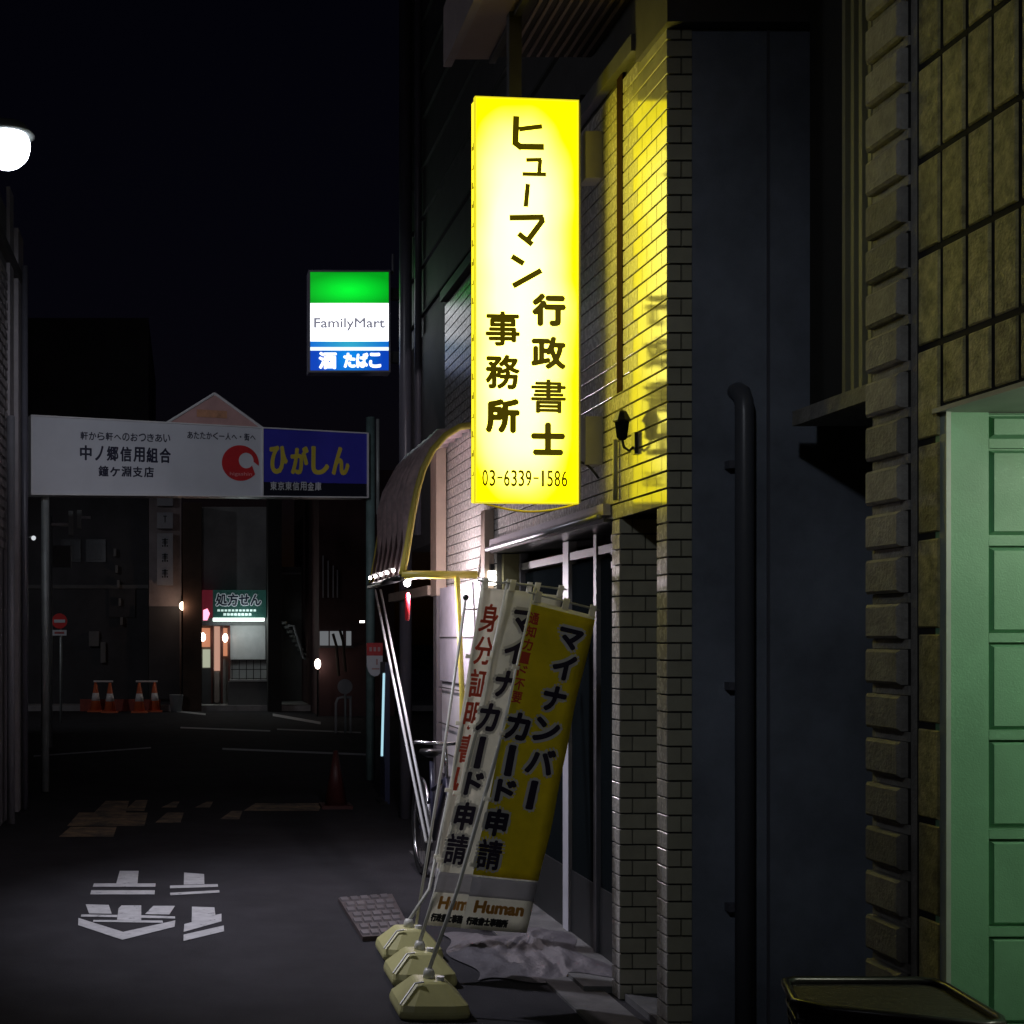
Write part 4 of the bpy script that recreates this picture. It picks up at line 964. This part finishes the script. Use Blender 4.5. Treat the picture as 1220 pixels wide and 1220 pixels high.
lw = E_('lit_far_window', (.8, .85, .9), .16)
for (x0, x1) in ((376 + 5, 391), (393, 408), (412.5, 418)):
    o = fbox(x0, x1, 752, 769, 'window', lw, b4, -.06, 0, 60)
fbox(380, 421, 769.5, 772, 'window_sill', dim, b4, -.1, -.001, 60)
for x in (384, 390, 396, 401): fbox(x, x + 1.4, 662 + (x - 384), 712, 'window_bar', M('far_bars', (.35, .35, .38), .6), b4, -.06, 0, 60)
for (x, y0) in ((396, 755), (404, 750)):
    MB().tube([Q(x, y0, 61) + Vector((0, -.1, 0)), Q(x + 4, y0 + 14, 61) + Vector((0, -.1, 0)), Q(x + 7, y0 + 50, 61) + Vector((0, -.1, 0))], .03, 6).build('branch', M('far_bark', (.03, .025, .02), .9), b4)
gl = thing('globe_lamp', 'small warm globe lamp glowing below the lit windows across the street', 'lamp', Q(378.5, 800, 60))
MB().ball(Q(378.5, 791, 60.5), .06, 12, 8, 1.7).build('lamp_globe', E_('globe_glow', (1, .82, .72), 9), gl, smooth=True)
MB().tube([G(378.5, HY + EYE * 60.5), Q(378.5, 797, 60.5)], .02, 6).build('lamp_post', black_m, gl)
lamp('globe_lamp_light', Q(378.5, 791, 61.5), 1.0, (1, .75, .6), size=.05)
tag(MB().box(fx(428, 62), fx(433.5, 62), F / 62 - .1, F / 62 - .05, fz(742, 62), fz(739.5, 62)).build('small_strip_light', E_('strip_far', (1, .95, .9), 4)), 'tiny white strip light high beside the teal pole', 'light')

# distant cones and barrier across the crossing
stripe = M('cone_band', (.85, .8, .78), .4)
redf = M('far_cone_orange', (.65, .14, .05), .5)
locs = [(114, 848), (131, 849), (166, 849), (184, 848)]
labs = ['far cone with pale band, leftmost of the four in the dark', 'far cone with pale band, second from the left', 'far cone with pale band, third from the left by the gap', 'far cone with pale band, rightmost beside the grey bucket']
for (q, lb_) in zip(locs, labs): cone(q[0], q[1], .62, lb_, redf, stripe, 'traffic cones across the crossing')
for (xa_, xb_, lb_) in ((112, 135, 'left cone bar linking two far cones'), (162, 188, 'right cone bar linking two far cones')):
    a = G(xa_, 848) + Vector((0, -.1, .64)); b = G(xb_, 848) + Vector((0, -.1, .64))
    tag(MB().tube([a, b], .02, 6).build('cone_bar', stripe), lb_, 'bar', 'cone bars across the crossing')
bb_ = G(210, 848)
tag(MB().lathe((bb_.x, bb_.y, 0), [(.11, 0), (.15, .35), (.155, .36), (.14, .36)], 14).build('grey_bucket', M('bucket_grey', (.25, .26, .27), .6), smooth=True), 'pale grey bucket standing right of the far cones', 'bucket')
lowb = G(140, 848)
tag(MB().box(lowb.x - .8, lowb.x + .9, lowb.y + .18, lowb.y + .3, 0, .25).build('red_barrier', M('barrier_red', (.3, .06, .04), .6, var=.4)), 'low dark red barrier block behind the far cones', 'barrier')

# no entry sign
ne = thing('no_entry_sign', 'red no entry disc with a white bar and a plate below on a thin post', 'road sign', G(73, 868))
s_ = 66; p = Q(71, 740, s_)
MB().tube([(p.x + .02, p.y + .03, 0), (p.x + .02, p.y + .03, p.z + .1)], .022, 8).build('post', steel, ne, smooth=True)
MB().lathe((p.x, p.y, p.z), [(.135, -.012), (.14, 0), (.14, .012)], 24, 'y').build('disc', M('sign_red2', (.7, .04, .04), .5), ne)
MB().box(p.x - .1, p.x + .1, p.y - .018, p.y - .0125, p.z - .028, p.z + .028).build('white_bar', gw, ne)
MB().box(p.x - .125, p.x + .125, p.y - .012, p.y + .01, p.z - .26, p.z - .16).build('plate', gw, ne)
mk = MB()
for k in range(1): mk.box(p.x - .09 + k * .048, p.x + .085, p.y - .014, p.y - .0125, p.z - .23, p.z - .19)
mk.build('plate_marks', M('plate_red', (.4, .1, .1), .6), ne)
# signal arm and mirror hardware at the left
sg = thing('signal_arm', 'grey signal arm with vertical housings on a thin post under the arch sign', 'traffic signal', G(56, 890))
s_ = 84
MB().tube([G(60, HY + EYE * s_), Q(60, 612, s_)], .03, 8).build('post', steel, sg, smooth=True)
MB().tube([Q(56, 625, s_), Q(84, 625, s_)], .028, 8).build('arm', white_m, sg, smooth=True)
for (x, y0, y1) in ((82, 609, 638), (92, 608, 630)):
    a = Q(x, y1, s_); b = Q(x + 5, y0, s_); MB().box(a.x, b.x, a.y - .05, a.y + .08, a.z, b.z).build('housing', steel, sg)
a = Q(95, 617, s_); b = Q(108, 616, s_); MB().box(a.x, b.x, a.y - .04, a.y, a.z - .015, b.z + .01).build('visor', white_m, sg)
a = Q(62, 676, s_); b = Q(84, 650, s_); MB().box(a.x, b.x, a.y, a.y + .03, a.z, b.z).build('back_plate', M('plate_dark_grey', (.1, .105, .105), .6), sg)
MB().box(b.x, b.x + .015, a.y - .01, a.y + .03, a.z, b.z).build('plate_edge', steel, sg)
hk = thing('hooked_wall_lamp', 'small hooked lamp glinting beside the left building edge', 'lamp', Q(32, 700, 100))
MB().tube([Q(31, 860, 100), Q(31, 645, 100), Q(33, 640, 100), Q(38, 639, 100)], .01, 8).build('hook', steel, hk, smooth=True)
MB().ball(Q(40, 641, 100), .028, 10, 7).build('lamp_bulb', E_('hook_glow', (.9, .95, 1), .7), hk, smooth=True)

# round sign with hoop rail at the right of the crossing
rd = thing('round_sign', 'pale round sign on a post beside a white hoop rail', 'road sign', G(411, 874))
s_ = 73.5; p = Q(411, 818, s_)
MB().lathe((p.x, p.y, p.z), [(.12, -.01), (.122, 0), (.122, .01)], 24, 'y').build('disc', M('disc_back', (.3, .3, .3), .55), rd)
MB().tube([(p.x + .01, p.y + .03, 0), (p.x + .01, p.y + .03, p.z - .05)], .02, 8).build('post', steel, rd, smooth=True)
hp = thing('hoop_rail', 'white bent tube hoop rail standing next to the round sign', 'railing', G(402, 874))
x0, x1 = (401 - VX) / s_, (420 - VX) / s_; yy = F / s_ + .1; zt = EYE - (831 - HY) / s_
MB().tube([(x0, yy, 0), (x0, yy, zt - .1), (x0 + .03, yy, zt - .02), (x0 + .1, yy, zt), (x1, yy, zt)], .022, 8).build('hoop_tube', M('rail_pale', (.4, .4, .4), .5), hp, smooth=True)
MB().tube([(x1 - .02, yy, 0), (x1 - .02, yy, zt)], .02, 8).build('rail_leg', MATS['rail_pale'], hp, smooth=True)

# unseen lamp added far left so that the junction reads dimly
lamp('junction_fill_light', (-6.5, 20, 5.5), 190, (.9, .92, 1), 'SPOT', .15, aim=(-2, 27, .8), cone=70, blend=.9)
jl = thing('junction_fill_lamp', 'unseen street lamp added left of the lane to light the junction', 'street lamp', (-7.2, 20, 0))
MB().tube([(-7.2, 20, 0), (-7.2, 20, 5.9), (-6.5, 20, 5.8)], .05, 8).build('pole', steel, jl, smooth=True)
MB().lathe((-6.5, 20, 5.6), [(.12, 0), (.16, .1), (.05, .2)], 14).build('lamp_head', M('lamp_head_lit', (.5, .5, .5), .4, emit=(.9, .92, 1), es=5), jl, smooth=True)
